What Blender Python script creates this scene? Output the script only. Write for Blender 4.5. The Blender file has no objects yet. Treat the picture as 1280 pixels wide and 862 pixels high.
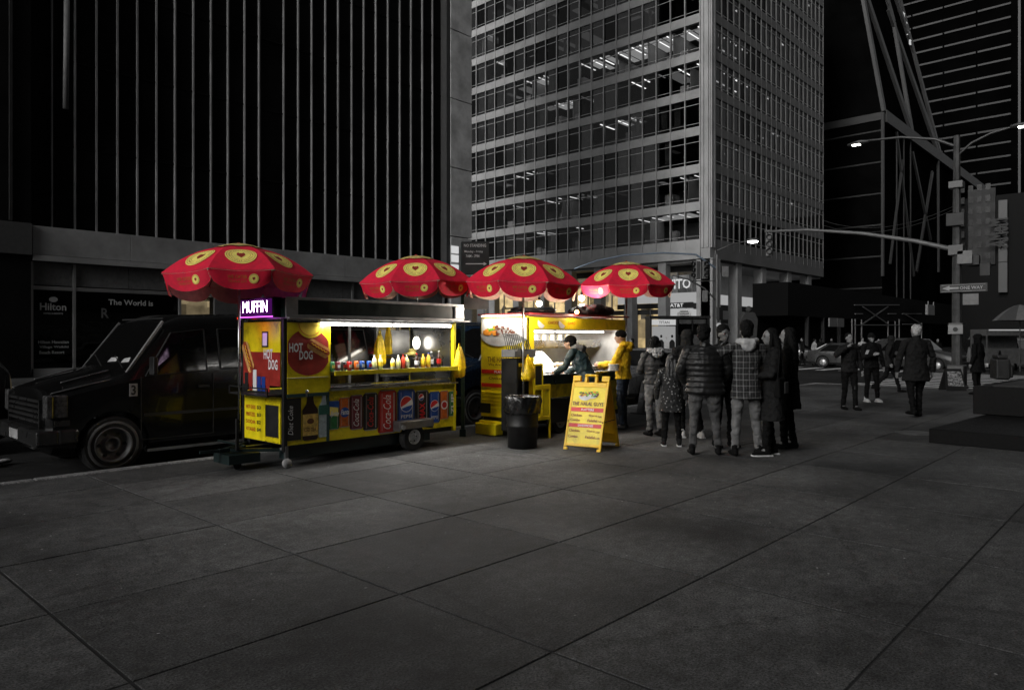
import bpy, bmesh, math, random
from mathutils import Vector, Matrix
PI = math.pi
R = math.radians
random.seed(7)
sc = bpy.context.scene
COL = sc.collection

# ---------------------------------------------------------------- camera
FP = 910.0                      # focal length in pixels of a 1280 wide frame
FX, FY = 0.735, 0.678           # view direction, horizontal
CAMH = 1.6
cd = bpy.data.cameras.new('camera')
cam = bpy.data.objects.new('camera', cd)
COL.objects.link(cam)
cd.lens = FP / 1280 * 36
cd.sensor_width = 36
cd.shift_y = -9 / 1280
cd.clip_start = 0.1
cd.clip_end = 2000
cam.location = (0, 0, CAMH)
cam.rotation_euler = (R(90), 0, math.atan2(-FX, FY))
sc.camera = cam
# ---------------------------------------------------------------- world, sun, exposure
w = bpy.data.worlds.new('World')
sc.world = w
w.use_nodes = True
nt = w.node_tree
sky = nt.nodes.new('ShaderNodeTexSky')
sky.sky_type = 'NISHITA'
sky.sun_disc = False
SUN_EL, SUN_AZ = R(24), R(266)
sky.sun_elevation = SUN_EL
sky.sun_rotation = SUN_AZ
sky.dust_density = 4
bwn = nt.nodes.new('ShaderNodeHueSaturation')   # grey winter overcast
bwn.inputs['Saturation'].default_value = 0.04
nt.links.new(sky.outputs[0], bwn.inputs['Color'])
nt.links.new(bwn.outputs[0], nt.nodes['Background'].inputs[0])
nt.nodes['Background'].inputs[1].default_value = 0.12
sl = bpy.data.lights.new('sun', 'SUN')
sl.energy = 1.5
sl.angle = R(25)
sl.color = (1, 0.985, 0.96)
sun = bpy.data.objects.new('sun', sl)
COL.objects.link(sun)
sd = Vector((math.sin(SUN_AZ) * math.cos(SUN_EL), math.cos(SUN_AZ) * math.cos(SUN_EL), math.sin(SUN_EL)))
sun.rotation_euler = sd.to_track_quat('Z', 'Y').to_euler()
sc.view_settings.view_transform = 'Standard'
sc.view_settings.look = 'None'
sc.view_settings.exposure = -0.36
sc.view_settings.gamma = 1
sc.cycles.use_denoising = True
sc.cycles.max_bounces = 6
sc.cycles.transparent_max_bounces = 8
sc.cycles.sample_clamp_indirect = 4
sc.cycles.caustics_reflective = False
sc.cycles.caustics_refractive = False

# ---------------------------------------------------------------- geometry helpers
def GP(px, d):
    """world X, Y of the point at depth d under image column px"""
    lat = (px - 640) / FP * d
    return (d * FX + lat * FY, d * FY - lat * FX)
def GG(px, py, z=0.0):
    d = (CAMH - z) * FP / (py - 422)
    x, y = GP(px, d)
    return Vector((x, y, z))
def onY(px, py, Y):
    """point on the wall plane Y = const"""
    r = (px - 640) / FP
    X = Y * (FX + FY * r) / (FY - FX * r)
    d = FX * X + FY * Y
    return X, CAMH - (py - 422) * d / FP
def onX(px, py, X):
    r = (px - 640) / FP
    Y = X * (FY - FX * r) / (FX + FY * r)
    d = FX * X + FY * Y
    return Y, CAMH - (py - 422) * d / FP

_tc = {}
def text2d(s, bold=0.0, shear=0.0):
    k = (s, bold, shear)
    if k not in _tc:
        cu = bpy.data.curves.new('t', 'FONT')
        cu.body = s
        cu.size = 1
        cu.offset = bold
        cu.shear = shear
        cu.resolution_u = 2
        o = bpy.data.objects.new('t', cu)
        me = bpy.data.meshes.new_from_object(o)
        vs = [(v.co.x, v.co.y) for v in me.vertices]
        fs = [tuple(p.vertices) for p in me.polygons]
        bpy.data.objects.remove(o)
        bpy.data.curves.remove(cu)
        bpy.data.meshes.remove(me)
        if vs:
            x0 = min(v[0] for v in vs); x1 = max(v[0] for v in vs)
            y0 = min(v[1] for v in vs); y1 = max(v[1] for v in vs)
            vs = [((x - x0) / (x1 - x0), (y - y0) / (y1 - y0)) for x, y in vs]
        _tc[k] = (vs, fs)
    return _tc[k]

class MB:
    def __init__(s):
        s.v = []; s.f = []; s.m = []; s.mi = 0; s.M = None
    def add(s, vs, fs):
        b = len(s.v)
        if s.M is not None:
            vs = [s.M @ Vector(v) for v in vs]
        s.v += [tuple(v) for v in vs]
        s.f += [tuple(i + b for i in f) for f in fs]
        s.m += [s.mi] * len(fs)
        return s
    def box(s, x0, x1, y0, y1, z0, z1):
        v = [(x, y, z) for z in (z0, z1) for y in (y0, y1) for x in (x0, x1)]
        return s.add(v, [(0, 2, 3, 1), (4, 5, 7, 6), (0, 1, 5, 4), (2, 6, 7, 3), (0, 4, 6, 2), (1, 3, 7, 5)])
    def cbox(s, c, sz):
        return s.box(c[0] - sz[0] / 2, c[0] + sz[0] / 2, c[1] - sz[1] / 2, c[1] + sz[1] / 2, c[2] - sz[2] / 2, c[2] + sz[2] / 2)
    def bar(s, a, b, w, h=None, up=(0, 0, 1)):
        a = Vector(a); b = Vector(b); h = h or w
        t = (b - a).normalized(); u = t.cross(Vector(up))
        if u.length < 1e-4: u = t.cross(Vector((0, 1, 0)))
        u.normalize(); q = u.cross(t)
        v = [p + u * (i * w / 2) + q * (j * h / 2) for p in (a, b) for i, j in ((-1, -1), (1, -1), (1, 1), (-1, 1))]
        return s.add(v, [(3, 2, 1, 0), (4, 5, 6, 7), (0, 1, 5, 4), (1, 2, 6, 5), (2, 3, 7, 6), (3, 0, 4, 7)])
    def sweep(s, pts, rads, n=10, ax=None, cap=True, round_=True):
        pts = [Vector(p) for p in pts]
        rads = [(r, r) if not isinstance(r, (tuple, list)) else tuple(r) for r in rads]
        if round_:
            t0 = (pts[0] - pts[1]).normalized(); t1 = (pts[-1] - pts[-2]).normalized()
            r0 = min(rads[0]); r1 = min(rads[-1])
            pts = [pts[0] + t0 * r0 * .6, pts[0] + t0 * r0 * .35] + pts + [pts[-1] + t1 * r1 * .35, pts[-1] + t1 * r1 * .6]
            sc_ = lambda r, k: (r[0] * k, r[1] * k)
            rads = [sc_(rads[0], .45), sc_(rads[0], .82)] + rads + [sc_(rads[-1], .82), sc_(rads[-1], .45)]
        N = len(pts); vs = []; u = None
        for i, p in enumerate(pts):
            t = (pts[min(i + 1, N - 1)] - pts[max(i - 1, 0)]).normalized()
            if ax is not None: u = Vector(ax)
            elif u is None: u = Vector((1, 0, 0)) if abs(t.x) < .8 else Vector((0, 1, 0))
            u = (u - t * u.dot(t)).normalized()
            q = t.cross(u)
            for k in range(n):
                a = 2 * PI * k / n
                vs.append(p + u * (math.cos(a) * rads[i][0]) + q * (math.sin(a) * rads[i][1]))
        fs = [(i * n + k, i * n + (k + 1) % n, (i + 1) * n + (k + 1) % n, (i + 1) * n + k) for i in range(N - 1) for k in range(n)]
        if cap: fs += [tuple(range(n - 1, -1, -1)), tuple((N - 1) * n + k for k in range(n))]
        return s.add(vs, fs)
    def tube(s, a, b, r, r1=None, n=10):
        return s.sweep([a, b], [r, r if r1 is None else r1], n, round_=False)
    def lathe(s, prof, c=(0, 0, 0), n=20, axis='z', wob=None, loop=False):
        if loop: prof = list(prof) + [prof[0]]
        vs = []
        for i, (r, z) in enumerate(prof):
            for k in range(n):
                a = 2 * PI * k / n
                rr = r * (1 + (wob(i, k) if wob else 0))
                x, y = rr * math.cos(a), rr * math.sin(a)
                if axis == 'z': p = (c[0] + x, c[1] + y, c[2] + z)
                elif axis == 'y': p = (c[0] + x, c[1] + z, c[2] + y)
                else: p = (c[0] + z, c[1] + x, c[2] + y)
                vs.append(p)
        N = len(prof)
        fs = [(i * n + k, i * n + (k + 1) % n, (i + 1) * n + (k + 1) % n, (i + 1) * n + k) for i in range(N - 1) for k in range(n)]
        if not loop: fs += [tuple(range(n - 1, -1, -1)), tuple((N - 1) * n + k for k in range(n))]
        return s.add(vs, fs)
    def ball(s, c, r, n=10, m=7):
        r = (r, r, r) if not isinstance(r, (tuple, list)) else r
        vs = [(c[0], c[1], c[2] - r[2])]
        for i in range(1, m):
            a = -PI / 2 + PI * i / m
            for k in range(n):
                b = 2 * PI * k / n
                vs.append((c[0] + r[0] * math.cos(a) * math.cos(b), c[1] + r[1] * math.cos(a) * math.sin(b), c[2] + r[2] * math.sin(a)))
        vs.append((c[0], c[1], c[2] + r[2]))
        T = len(vs) - 1
        fs = [(0, 1 + (k + 1) % n, 1 + k) for k in range(n)]
        for i in range(m - 2):
            o = 1 + i * n
            fs += [(o + k, o + (k + 1) % n, o + n + (k + 1) % n, o + n + k) for k in range(n)]
        o = 1 + (m - 2) * n
        fs += [(o + k, o + (k + 1) % n, T) for k in range(n)]
        return s.add(vs, fs)
    def prism(s, poly, o, u, v, t):
        """flat outline poly (2D) at o with axes u, v, thickened by t along u x v"""
        o = Vector(o); u = Vector(u); v = Vector(v); nn = u.cross(v).normalized() * t
        n = len(poly)
        vs = [o + u * a + v * b for a, b in poly] + [o + u * a + v * b + nn for a, b in poly]
        fs = [tuple(range(n - 1, -1, -1)), tuple(range(n, 2 * n))] + [(i, (i + 1) % n, n + (i + 1) % n, n + i) for i in range(n)]
        return s.add(vs, fs)
    def text(s, st, o, u, v, wd, ht, bold=0.0, shear=0.0, fn=None):
        vs, fs = text2d(st, bold, shear)
        if fn: return s.add([fn(a * wd, b * ht) for a, b in vs], fs)
        o = Vector(o); u = Vector(u); v = Vector(v)
        return s.add([o + u * (a * wd) + v * (b * ht) for a, b in vs], fs)
    def build(s, name, mats, parent=None, smooth=False, bevel=0, seg=1, loc=None, rz=0, stuff=False):
        me = bpy.data.meshes.new(name)
        me.from_pydata(s.v, [], s.f)
        if not isinstance(mats, (list, tuple)): mats = [mats]
        for m in mats: me.materials.append(m)
        if len(mats) > 1: me.polygons.foreach_set('material_index', s.m)
        if smooth:
            me.polygons.foreach_set('use_smooth', [True] * len(me.polygons))
        me.update()
        o = bpy.data.objects.new(name, me)
        COL.objects.link(o)
        if parent is not None: o.parent = parent
        if loc is not None: o.location = loc
        if rz: o.rotation_euler.z = rz
        if bevel:
            b = o.modifiers.new('bevel', 'BEVEL'); b.width = bevel; b.segments = seg; b.limit_method = 'ANGLE'
        if stuff: o['kind'] = 'stuff'
        return o

def circ(r, n=20, cx=0, cy=0, ry=None):
    ry = ry or r
    return [(cx + r * math.cos(2 * PI * k / n), cy + ry * math.sin(2 * PI * k / n)) for k in range(n)]

def thing(name, label, cat, loc=(0, 0, 0), rz=0, group=None):
    o = bpy.data.objects.new(name, None)
    COL.objects.link(o)
    o.empty_display_size = .2
    o.location = loc
    o.rotation_euler.z = rz
    return tag(o, label, cat, group)
def tag(o, label, cat, group=None):
    o['label'] = label; o['category'] = cat
    if group: o['group'] = group
    return o
def struct(o):
    o['kind'] = 'structure'; return o
def dup(o, parent=None):
    c = o.copy(); COL.objects.link(c)
    if parent is not None: c.parent = parent
    for ch in [x for x in COL.objects if x.parent == o]:
        dup(ch, c)
    return c
def part_copy(o, loc, parent, scale=None, rot=None):
    c = bpy.data.objects.new(o.name.split('.')[0], o.data); COL.objects.link(c)
    c.parent = parent; c.location = loc
    if scale: c.scale = scale
    if rot: c.rotation_euler = rot
    return c

# ---------------------------------------------------------------- materials
_mc = {}
def mat(name, col, rough=0.6, metal=0.0, var=0.25, scale=6.0, bump=0.0, bscale=60.0, spec=0.5, world=False, grime=0, trans=0, coat=0):
    if name in _mc: return _mc[name]
    if not isinstance(col, (tuple, list)): col = (col, col, col)
    m = bpy.data.materials.new(name); m.use_nodes = True
    nt = m.node_tree; b = nt.nodes['Principled BSDF']; L = nt.links.new
    b.inputs['Roughness'].default_value = rough
    b.inputs['Metallic'].default_value = metal
    b.inputs['Specular IOR Level'].default_value = spec
    if coat: b.inputs['Coat Weight'].default_value = coat
    tc = nt.nodes.new('ShaderNodeNewGeometry' if world else 'ShaderNodeTexCoord')
    src = tc.outputs['Position'] if world else tc.outputs['Object']
    n1 = nt.nodes.new('ShaderNodeTexNoise'); n1.inputs['Scale'].default_value = scale; n1.inputs['Detail'].default_value = 7; n1.inputs['Roughness'].default_value = .62
    L(src, n1.inputs['Vector'])
    mr = nt.nodes.new('ShaderNodeMapRange'); mr.inputs[1].default_value = .3; mr.inputs[2].default_value = .7
    mr.inputs[3].default_value = 1 - var; mr.inputs[4].default_value = 1 + var
    L(n1.outputs['Fac'], mr.inputs[0])
    mx = nt.nodes.new('ShaderNodeVectorMath'); mx.operation = 'SCALE'; mx.inputs[0].default_value = col
    sc_out = mr.outputs[0]
    if grime:       # soot, scratches and rubbed patches
        for gs, lo, hi, dk in ((2.3, .36, .47, 1 - grime), (26, .34, .42, 1 - grime * .6)):
            g1 = nt.nodes.new('ShaderNodeTexNoise'); g1.inputs['Scale'].default_value = gs; g1.inputs['Detail'].default_value = 10; g1.inputs['Roughness'].default_value = .7; g1.inputs['Distortion'].default_value = .6
            L(src, g1.inputs['Vector'])
            gr = nt.nodes.new('ShaderNodeMapRange'); gr.inputs[1].default_value = lo; gr.inputs[2].default_value = hi; gr.inputs[3].default_value = dk; gr.inputs[4].default_value = 1; L(g1.outputs['Fac'], gr.inputs[0])
            gm_ = nt.nodes.new('ShaderNodeMath'); gm_.operation = 'MULTIPLY'; L(sc_out, gm_.inputs[0]); L(gr.outputs[0], gm_.inputs[1]); sc_out = gm_.outputs[0]
    L(sc_out, mx.inputs['Scale']); L(mx.outputs[0], b.inputs['Base Color'])
    rr = nt.nodes.new('ShaderNodeMapRange'); rr.inputs[1].default_value = .3; rr.inputs[2].default_value = .7
    rr.inputs[3].default_value = max(0.02, rough * .8); rr.inputs[4].default_value = min(1, rough * 1.2)
    L(n1.outputs['Fac'], rr.inputs[0]); L(rr.outputs[0], b.inputs['Roughness'])
    if bump:
        n2 = nt.nodes.new('ShaderNodeTexNoise'); n2.inputs['Scale'].default_value = bscale; n2.inputs['Detail'].default_value = 5
        L(src, n2.inputs['Vector'])
        bp = nt.nodes.new('ShaderNodeBump'); bp.inputs['Strength'].default_value = bump; bp.inputs['Distance'].default_value = .02
        L(n2.outputs['Fac'], bp.inputs['Height']); L(bp.outputs[0], b.inputs['Normal'])
    if trans:
        t = nt.nodes.new('ShaderNodeBsdfTranslucent'); L(mx.outputs[0], t.inputs[0])
        ms = nt.nodes.new('ShaderNodeMixShader'); ms.inputs[0].default_value = trans
        L(b.outputs[0], ms.inputs[1]); L(t.outputs[0], ms.inputs[2]); L(ms.outputs[0], nt.nodes['Material Output'].inputs[0])
    _mc[name] = m
    m['b'] = 1
    return m
def glass(name, tint=(.6, .6, .6), refl=.12, rough=.03):
    if name in _mc: return _mc[name]
    m = bpy.data.materials.new(name); m.use_nodes = True
    nt = m.node_tree; nt.nodes.remove(nt.nodes['Principled BSDF']); L = nt.links.new
    t = nt.nodes.new('ShaderNodeBsdfTransparent'); t.inputs[0].default_value = (*tint, 1)
    g = nt.nodes.new('ShaderNodeBsdfGlossy'); g.inputs['Roughness'].default_value = rough
    fr = nt.nodes.new('ShaderNodeLayerWeight'); fr.inputs[0].default_value = .25
    n = nt.nodes.new('ShaderNodeTexNoise'); n.inputs['Scale'].default_value = 3
    tc = nt.nodes.new('ShaderNodeTexCoord'); L(tc.outputs['Object'], n.inputs['Vector'])
    bp = nt.nodes.new('ShaderNodeBump'); bp.inputs['Strength'].default_value = .04; L(n.outputs['Fac'], bp.inputs['Height']); L(bp.outputs[0], g.inputs['Normal'])
    ad = nt.nodes.new('ShaderNodeMath'); ad.operation = 'MULTIPLY_ADD'; ad.inputs[1].default_value = .09; ad.inputs[2].default_value = refl
    ad.use_clamp = True
    L(fr.outputs['Fresnel'], ad.inputs[0])
    mx = nt.nodes.new('ShaderNodeMixShader'); L(ad.outputs[0], mx.inputs[0]); L(t.outputs[0], mx.inputs[1]); L(g.outputs[0], mx.inputs[2])
    L(mx.outputs[0], nt.nodes['Material Output'].inputs[0])
    _mc[name] = m
    return m
def emit(name, col, st, blocks=None):
    if name in _mc: return _mc[name]
    st *= .9
    m = bpy.data.materials.new(name); m.use_nodes = True
    nt = m.node_tree; nt.nodes.remove(nt.nodes['Principled BSDF'])
    e = nt.nodes.new('ShaderNodeEmission'); e.inputs[0].default_value = (*col, 1); e.inputs[1].default_value = st
    if blocks:      # lit rooms seen through a shop window: patches of furniture and wall
        n = nt.nodes.new('ShaderNodeTexVoronoi'); n.inputs['Scale'].default_value = blocks
        n.distance = 'CHEBYCHEV'; n.inputs['Randomness'].default_value = .35
        n2 = nt.nodes.new('ShaderNodeTexNoise'); n2.inputs['Scale'].default_value = blocks * 2.2; n2.inputs['Detail'].default_value = 4
        tc = nt.nodes.new('ShaderNodeTexCoord'); nt.links.new(tc.outputs['Object'], n.inputs['Vector']); nt.links.new(tc.outputs['Object'], n2.inputs['Vector'])
        sp = nt.nodes.new('ShaderNodeSeparateColor'); nt.links.new(n.outputs['Color'], sp.inputs[0])
        ml = nt.nodes.new('ShaderNodeMath'); ml.operation = 'MULTIPLY'; nt.links.new(sp.outputs[0], ml.inputs[0]); nt.links.new(n2.outputs['Fac'], ml.inputs[1])
        m2 = nt.nodes.new('ShaderNodeMath'); m2.operation = 'MULTIPLY_ADD'; nt.links.new(ml.outputs[0], m2.inputs[0]); m2.inputs[1].default_value = st * 2.4; m2.inputs[2].default_value = st * .04
        nt.links.new(m2.outputs[0], e.inputs[1])
    nt.links.new(e.outputs[0], nt.nodes['Material Output'].inputs[0])
    _mc[name] = m
    return m
def lamp(name, kind, loc, power, col=(1, 1, 1), size=.1, parent=None, sy=None, rot=None):
    l = bpy.data.lights.new(name, kind); l.energy = power * .95; l.color = col
    if kind == 'AREA':
        l.size = size
        if sy: l.shape = 'RECTANGLE'; l.size_y = sy
    else: l.shadow_soft_size = size
    o = bpy.data.objects.new(name, l); COL.objects.link(o); o.location = loc
    if rot: o.rotation_euler = rot
    if parent is not None: o.parent = parent
    return o

BAKE = []
def bake():
    bpy.context.view_layer.update()
    dg = bpy.context.evaluated_depsgraph_get()
    new = []
    for o in BAKE:
        me = bpy.data.meshes.new_from_object(o.evaluated_get(dg))
        new.append(me)
    for o, me in zip(BAKE, new):
        nm = o.data.name
        o.modifiers.clear()
        o.data = me
        if o.get('smooth'):
            me.polygons.foreach_set('use_smooth', [True] * len(me.polygons)); del o['smooth']

M_ = mat
black = M_('black_paint', .012, .35, var=.2)
dark = M_('dark_metal', .02, .5, .3)
rubber = M_('rubber', .014, .85, bump=.3)
steel = M_('stainless', .45, .28, 1, var=.12, scale=3, bump=.03)
steel_d = M_('dull_steel', .22, .45, .9, var=.3)
yellow = M_('cart_yellow', (.86, .7, .008), .38, var=.16, scale=5, bump=.1, bscale=20, grime=.45)
yellow2 = M_('menu_yellow', (.85, .66, .015), .4, var=.1, grime=.25)
red = M_('print_red', (.6, .02, .012), .45, var=.15)
crimson = M_('umbrella_red', (.9, .014, .06), .75, var=.14, scale=9, bump=.12, bscale=45, trans=.25, grime=.12)
lining = M_('umbrella_lining', (.68, .46, .36), .8, var=.2, scale=9, trans=.25)
uyel = M_('umbrella_yellow', (.98, .84, .2), .7, var=.15, scale=12)
white = M_('print_white', .75, .5, var=.06)
concrete = M_('grey_concrete', .34, .85, var=.2, scale=.6, bump=.2, bscale=8, world=True)
alu = M_('grey_aluminium', .3, .4, .5, var=.15, scale=2)
cblack = M_('print_black', .01, .5)

def letters(st, o, u, v, wd, ht, mtl, parent, name='lettering', bold=.02, shear=0.0):
    return MB().text(st, o, u, v, wd, ht, bold, shear).build(name, mtl, parent)
# ================================================================ SETTING
def ground_mat(name, base, joint_wet=0.0, rough=.75, s1=.5, bump=.35):
    m = bpy.data.materials.new(name); m.use_nodes = True
    nt = m.node_tree; b = nt.nodes['Principled BSDF']; L = nt.links.new
    g = nt.nodes.new('ShaderNodeNewGeometry'); oi = nt.nodes.new('ShaderNodeObjectInfo')
    def noise(s, d=6, r=.6):
        n = nt.nodes.new('ShaderNodeTexNoise'); n.inputs['Scale'].default_value = s; n.inputs['Detail'].default_value = d; n.inputs['Roughness'].default_value = r
        L(g.outputs['Position'], n.inputs['Vector']); return n
    def rng(src, a, c, lo, hi):
        r = nt.nodes.new('ShaderNodeMapRange'); r.inputs[1].default_value = a; r.inputs[2].default_value = c; r.inputs[3].default_value = lo; r.inputs[4].default_value = hi
        L(src, r.inputs[0]); return r.outputs[0]
    def mul(a, c):
        r = nt.nodes.new('ShaderNodeMath'); r.operation = 'MULTIPLY'; L(a, r.inputs[0]); L(c, r.inputs[1]); return r.outputs[0]
    big = noise(s1, 5); mid = noise(9, 10, .8); fine = noise(75, 3, .85)
    v = mul(rng(big.outputs['Fac'], .35, .65, .55, 1.5), rng(mid.outputs['Fac'], .33, .67, .45, 1.6))
    v = mul(v, rng(fine.outputs['Fac'], .32, .68, .2, 1.95))
    v = mul(v, rng(oi.outputs['Random'], 0, 1, .78, 1.22))
    # trodden gum spots and pale specks
    vo = nt.nodes.new('ShaderNodeTexVoronoi'); vo.inputs['Scale'].default_value = 2.3; L(g.outputs['Position'], vo.inputs['Vector'])
    v = mul(v, rng(vo.outputs['Distance'], .03, .05, .55, 1))
    vp = nt.nodes.new('ShaderNodeTexVoronoi'); vp.inputs['Scale'].default_value = 4.1; L(g.outputs['Position'], vp.inputs['Vector'])
    v = mul(v, rng(vp.outputs['Distance'], .02, .045, 5, 1))
    ck = nt.nodes.new('ShaderNodeTexVoronoi'); ck.feature = 'DISTANCE_TO_EDGE'; ck.inputs['Scale'].default_value = .33
    dv = nt.nodes.new('ShaderNodeVectorMath'); dv.operation = 'MULTIPLY_ADD'; L(mid.outputs['Color'], dv.inputs[0]); dv.inputs[1].default_value = (.35, .35, .35); L(g.outputs['Position'], dv.inputs[2]); L(dv.outputs[0], ck.inputs['Vector'])
    v = mul(v, rng(ck.outputs['Distance'], .0, .004, .45, 1))
    sc_ = nt.nodes.new('ShaderNodeVectorMath'); sc_.operation = 'SCALE'; sc_.inputs[0].default_value = (base, base, base); L(v, sc_.inputs['Scale'])
    L(sc_.outputs[0], b.inputs['Base Color']); b.inputs['Specular IOR Level'].default_value = .12
    L(rng(mid.outputs['Fac'], .3, .7, rough - .2, rough + .15), b.inputs['Roughness'])
    bp = nt.nodes.new('ShaderNodeBump'); bp.inputs['Strength'].default_value = bump; bp.inputs['Distance'].default_value = .006
    ad = nt.nodes.new('ShaderNodeMath'); ad.operation = 'ADD'; L(fine.outputs['Fac'], ad.inputs[0]); L(mid.outputs['Fac'], ad.inputs[1]); L(ad.outputs[0], bp.inputs['Height']); L(bp.outputs[0], b.inputs['Normal'])
    return m
slabm = ground_mat('concrete_slab', .066, rough=.8)
asph = ground_mat('asphalt', .024, rough=.8, s1=.2)
stonekerb = ground_mat('granite_kerb', .2)
jointm = M_('joint_dirt', .012, .95)
paintw = M_('road_paint', .55, .7, var=.5, scale=5, world=True)

road = struct(MB().box(-300, 700, -300, 700, -.35, -.15).build('road', asph))
# sidewalk where the camera stands
KY, KX = 9.6, 26.2          # kerb lines
sw = struct(MB().box(-14, KX - .16, -16, KY - .16, -.15, -.006).build('sidewalk', jointm))
SXN, SYN = 1.58, 1.235
slab_shapes = {}
def slab(x0, x1, y0, y1):
    k = (round(x1 - x0, 3), round(y1 - y0, 3))
    if k not in slab_shapes:
        hx, hy = k[0] / 2 - .010, k[1] / 2 - .0065
        m = MB(); c = .003
        vs = [(sx * hx, sy * hy, -.03) for sx, sy in ((-1, -1), (1, -1), (1, 1), (-1, 1))] + [(sx * hx, sy * hy, -c) for sx, sy in ((-1, -1), (1, -1), (1, 1), (-1, 1))] + \
             [(sx * (hx - c), sy * (hy - c), 0) for sx, sy in ((-1, -1), (1, -1), (1, 1), (-1, 1))]
        fs = [(8, 9, 10, 11)] + [(i, (i + 1) % 4, 4 + (i + 1) % 4, 4 + i) for i in range(4)] + [(4 + i, 4 + (i + 1) % 4, 8 + (i + 1) % 4, 8 + i) for i in range(4)]
        slab_shapes[k] = m.add(vs, fs).build('slab', slabm, sw)
        o = slab_shapes[k]
    else:
        o = part_copy(slab_shapes[k], (0, 0, 0), sw)
    o.location = ((x0 + x1) / 2, (y0 + y1) / 2, random.uniform(-.0012, .0012))
    o.rotation_euler = (random.uniform(-.0008, .0008), random.uniform(-.0008, .0008), 0)
xs = [1.29 + SXN * k for k in range(-4, 16)]
xs = [x for x in xs if x < KX - .5] + [KX - .16]
ys = [1.13 + SYN * k for k in range(-12, 7)]
ys = [y for y in ys if y < KY - .4] + [KY - .16]
for i in range(len(xs) - 1):
    for j in range(len(ys) - 1):
        cx, cy = (xs[i] + xs[i + 1]) / 2, (ys[j] + ys[j + 1]) / 2
        d = cx * FX + cy * FY; lat = cx * FY - cy * FX
        if d > 1.2 and abs(lat) < .74 * d + 2:
            slab(xs[i], xs[i + 1], ys[j], ys[j + 1])
kb = struct(MB().box(-14, KX - .02, KY - .155, KY - .02, -.3, -.16).build('kerb', stonekerb))
pk = None
for k in range(27):
    x0 = -13.9 + k * 1.48
    if pk is None:
        pk = MB().box(0, 1.472, 0, .15, -.15, .012).build('kerbstone', stonekerb, kb, bevel=.012, seg=2); o = pk
    else: o = part_copy(pk, (0, 0, 0), kb); b_ = o.modifiers.new('bevel', 'BEVEL'); b_.width = .012
    o.location = (x0, KY - .158, random.uniform(-.004, .004))
for k in range(17):
    o = part_copy(pk, (KX - .008, -15.6 + k * 1.48, random.uniform(-.004, .004)), kb, rot=(0, 0, PI / 2))
# far sidewalks
sw2 = struct(MB().box(-60, 36, 28, 34.05, -.2, 0).build('sidewalk_by_hotel', slabm))
sw3 = struct(MB().box(57, 320, 27, 120, -.2, 0).build('sidewalk_by_offices', slabm))
sw4 = struct(MB().box(42, 320, -200, 9.6, -.2, 0).build('sidewalk_across_side_street', slabm))
cw = MB()
for k in range(12):
    x0 = KX + .6 + k * 1.22
    cw.box(x0, x0 + .5, 4.6, 9.2, -.15, -.146)
for k in range(14):
    y0 = 10.6 + k * 1.2
    cw.box(40.2, 43.6, y0, y0 + .5, -.15, -.146)
cw.box(KX + .05, KX + .28, -16, 4.4, -.15, -.146)
for k in range(18): cw.box(-20 + k * 4, -18 + k * 4, 18.7, 18.82, -.15, -.1455)
cw = struct(cw.build('road_marking', paintw))
mh = struct(MB().lathe([(.32, 0), (.32, .004), (.28, .006), (.27, .003), (.1, .003), (.1, .006), (.02, .006)], (0, 0, 0), 24).build('manhole_cover', steel_d, loc=tuple(GG(1145, 541, .0))))

# ================================================================ HOTEL TOWER (dark fins)
HY = 34.0
fin_m = M_('fin_stone', .27, .7, var=.35, scale=.5, world=True)
dglass = M_('tower_dark_glass', .004, .35, var=.6, scale=.4, world=True, spec=.15)
hstone = M_('hotel_stone', .3, .8, var=.3, scale=.7, bump=.2, bscale=6, world=True)
cstone = M_('corner_stone', .55, .8, var=.35, scale=.9, bump=.2, bscale=5, world=True)
ht = thing('hotel_tower', 'dark hotel tower with close vertical stone fins above a grey shopfront', 'building', (0, HY, 0))
MB().box(8.4, 30.9, .5, 22, 4.75, 62).box(8.4, 30.9, 3.6, 22, 0, 4.75).box(30.9, 32.9, .3, 22, 0, 62).build('wall', dglass, ht)
fl = MB()
for k in range(15): fl.box(9, 30.8, .46, .51, 9.6 + k * 3.6, 9.68 + k * 3.6)
fl.build('floor_line', M_('floor_line_m', .005, .8, spec=.1), ht)
f0 = MB().box(-.03, .03, .37, .5, 6.15, 62).build('fin', fin_m, ht)
FIN_COLS = (65, 94, 121, 147, 172, 196, 219, 242, 264, 285, 306, 324, 355, 373, 390, 407, 423, 440, 455, 470, 485, 500, 514, 528, 541, 556)
f0.location = (onY(65, 300, HY + .4)[0], 0, 0)
for q in FIN_COLS[1:]:
    part_copy(f0, (onY(q, 300, HY + .4)[0], random.uniform(-.015, .015), 0), ht)
MB().box(30.75, 31.05, -.06, .5, 4.7, 62).build('pilaster', M_('dark_pilaster', .05, .6), ht)
p0 = None
for k in range(14):
    z0 = -.7 + k * 4.35
    if p0 is None: p0 = MB().box(31.08, 32.9, -.1, .3, max(.0, .02), 4.3).build('stone_panel', cstone, ht, bevel=.02); p0.location = (0, 0, z0 + 4.36); continue
    if k < 13: part_copy(p0, (0, random.uniform(-.006, .006), z0 + 4.36), ht)
MB().box(31.08, 32.9, -.098, .3, 0, 3.62).build('stone_panel', cstone, ht)
x = 8.4
while x < 30.6:
    x2 = min(x + 3.7, 30.72)
    MB().box(x + .01, x2 - .01, -.12, .45, 4.95, 6.1).build('fascia_panel', hstone, ht, bevel=.01)
    MB().box(x + .01, x2 - .01, .12, .5, 3.75, 4.66).build('header_panel', M_('header_stone', .13, .7, var=.3, world=True), ht)
    x = x2
MB().box(8.4, 30.72, -.22, .48, 4.7, 4.93).build('ledge', hstone, ht)
MB().box(8.4, 30.72, .02, .5, 3.55, 3.7).build('transom', alu, ht)
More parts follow.
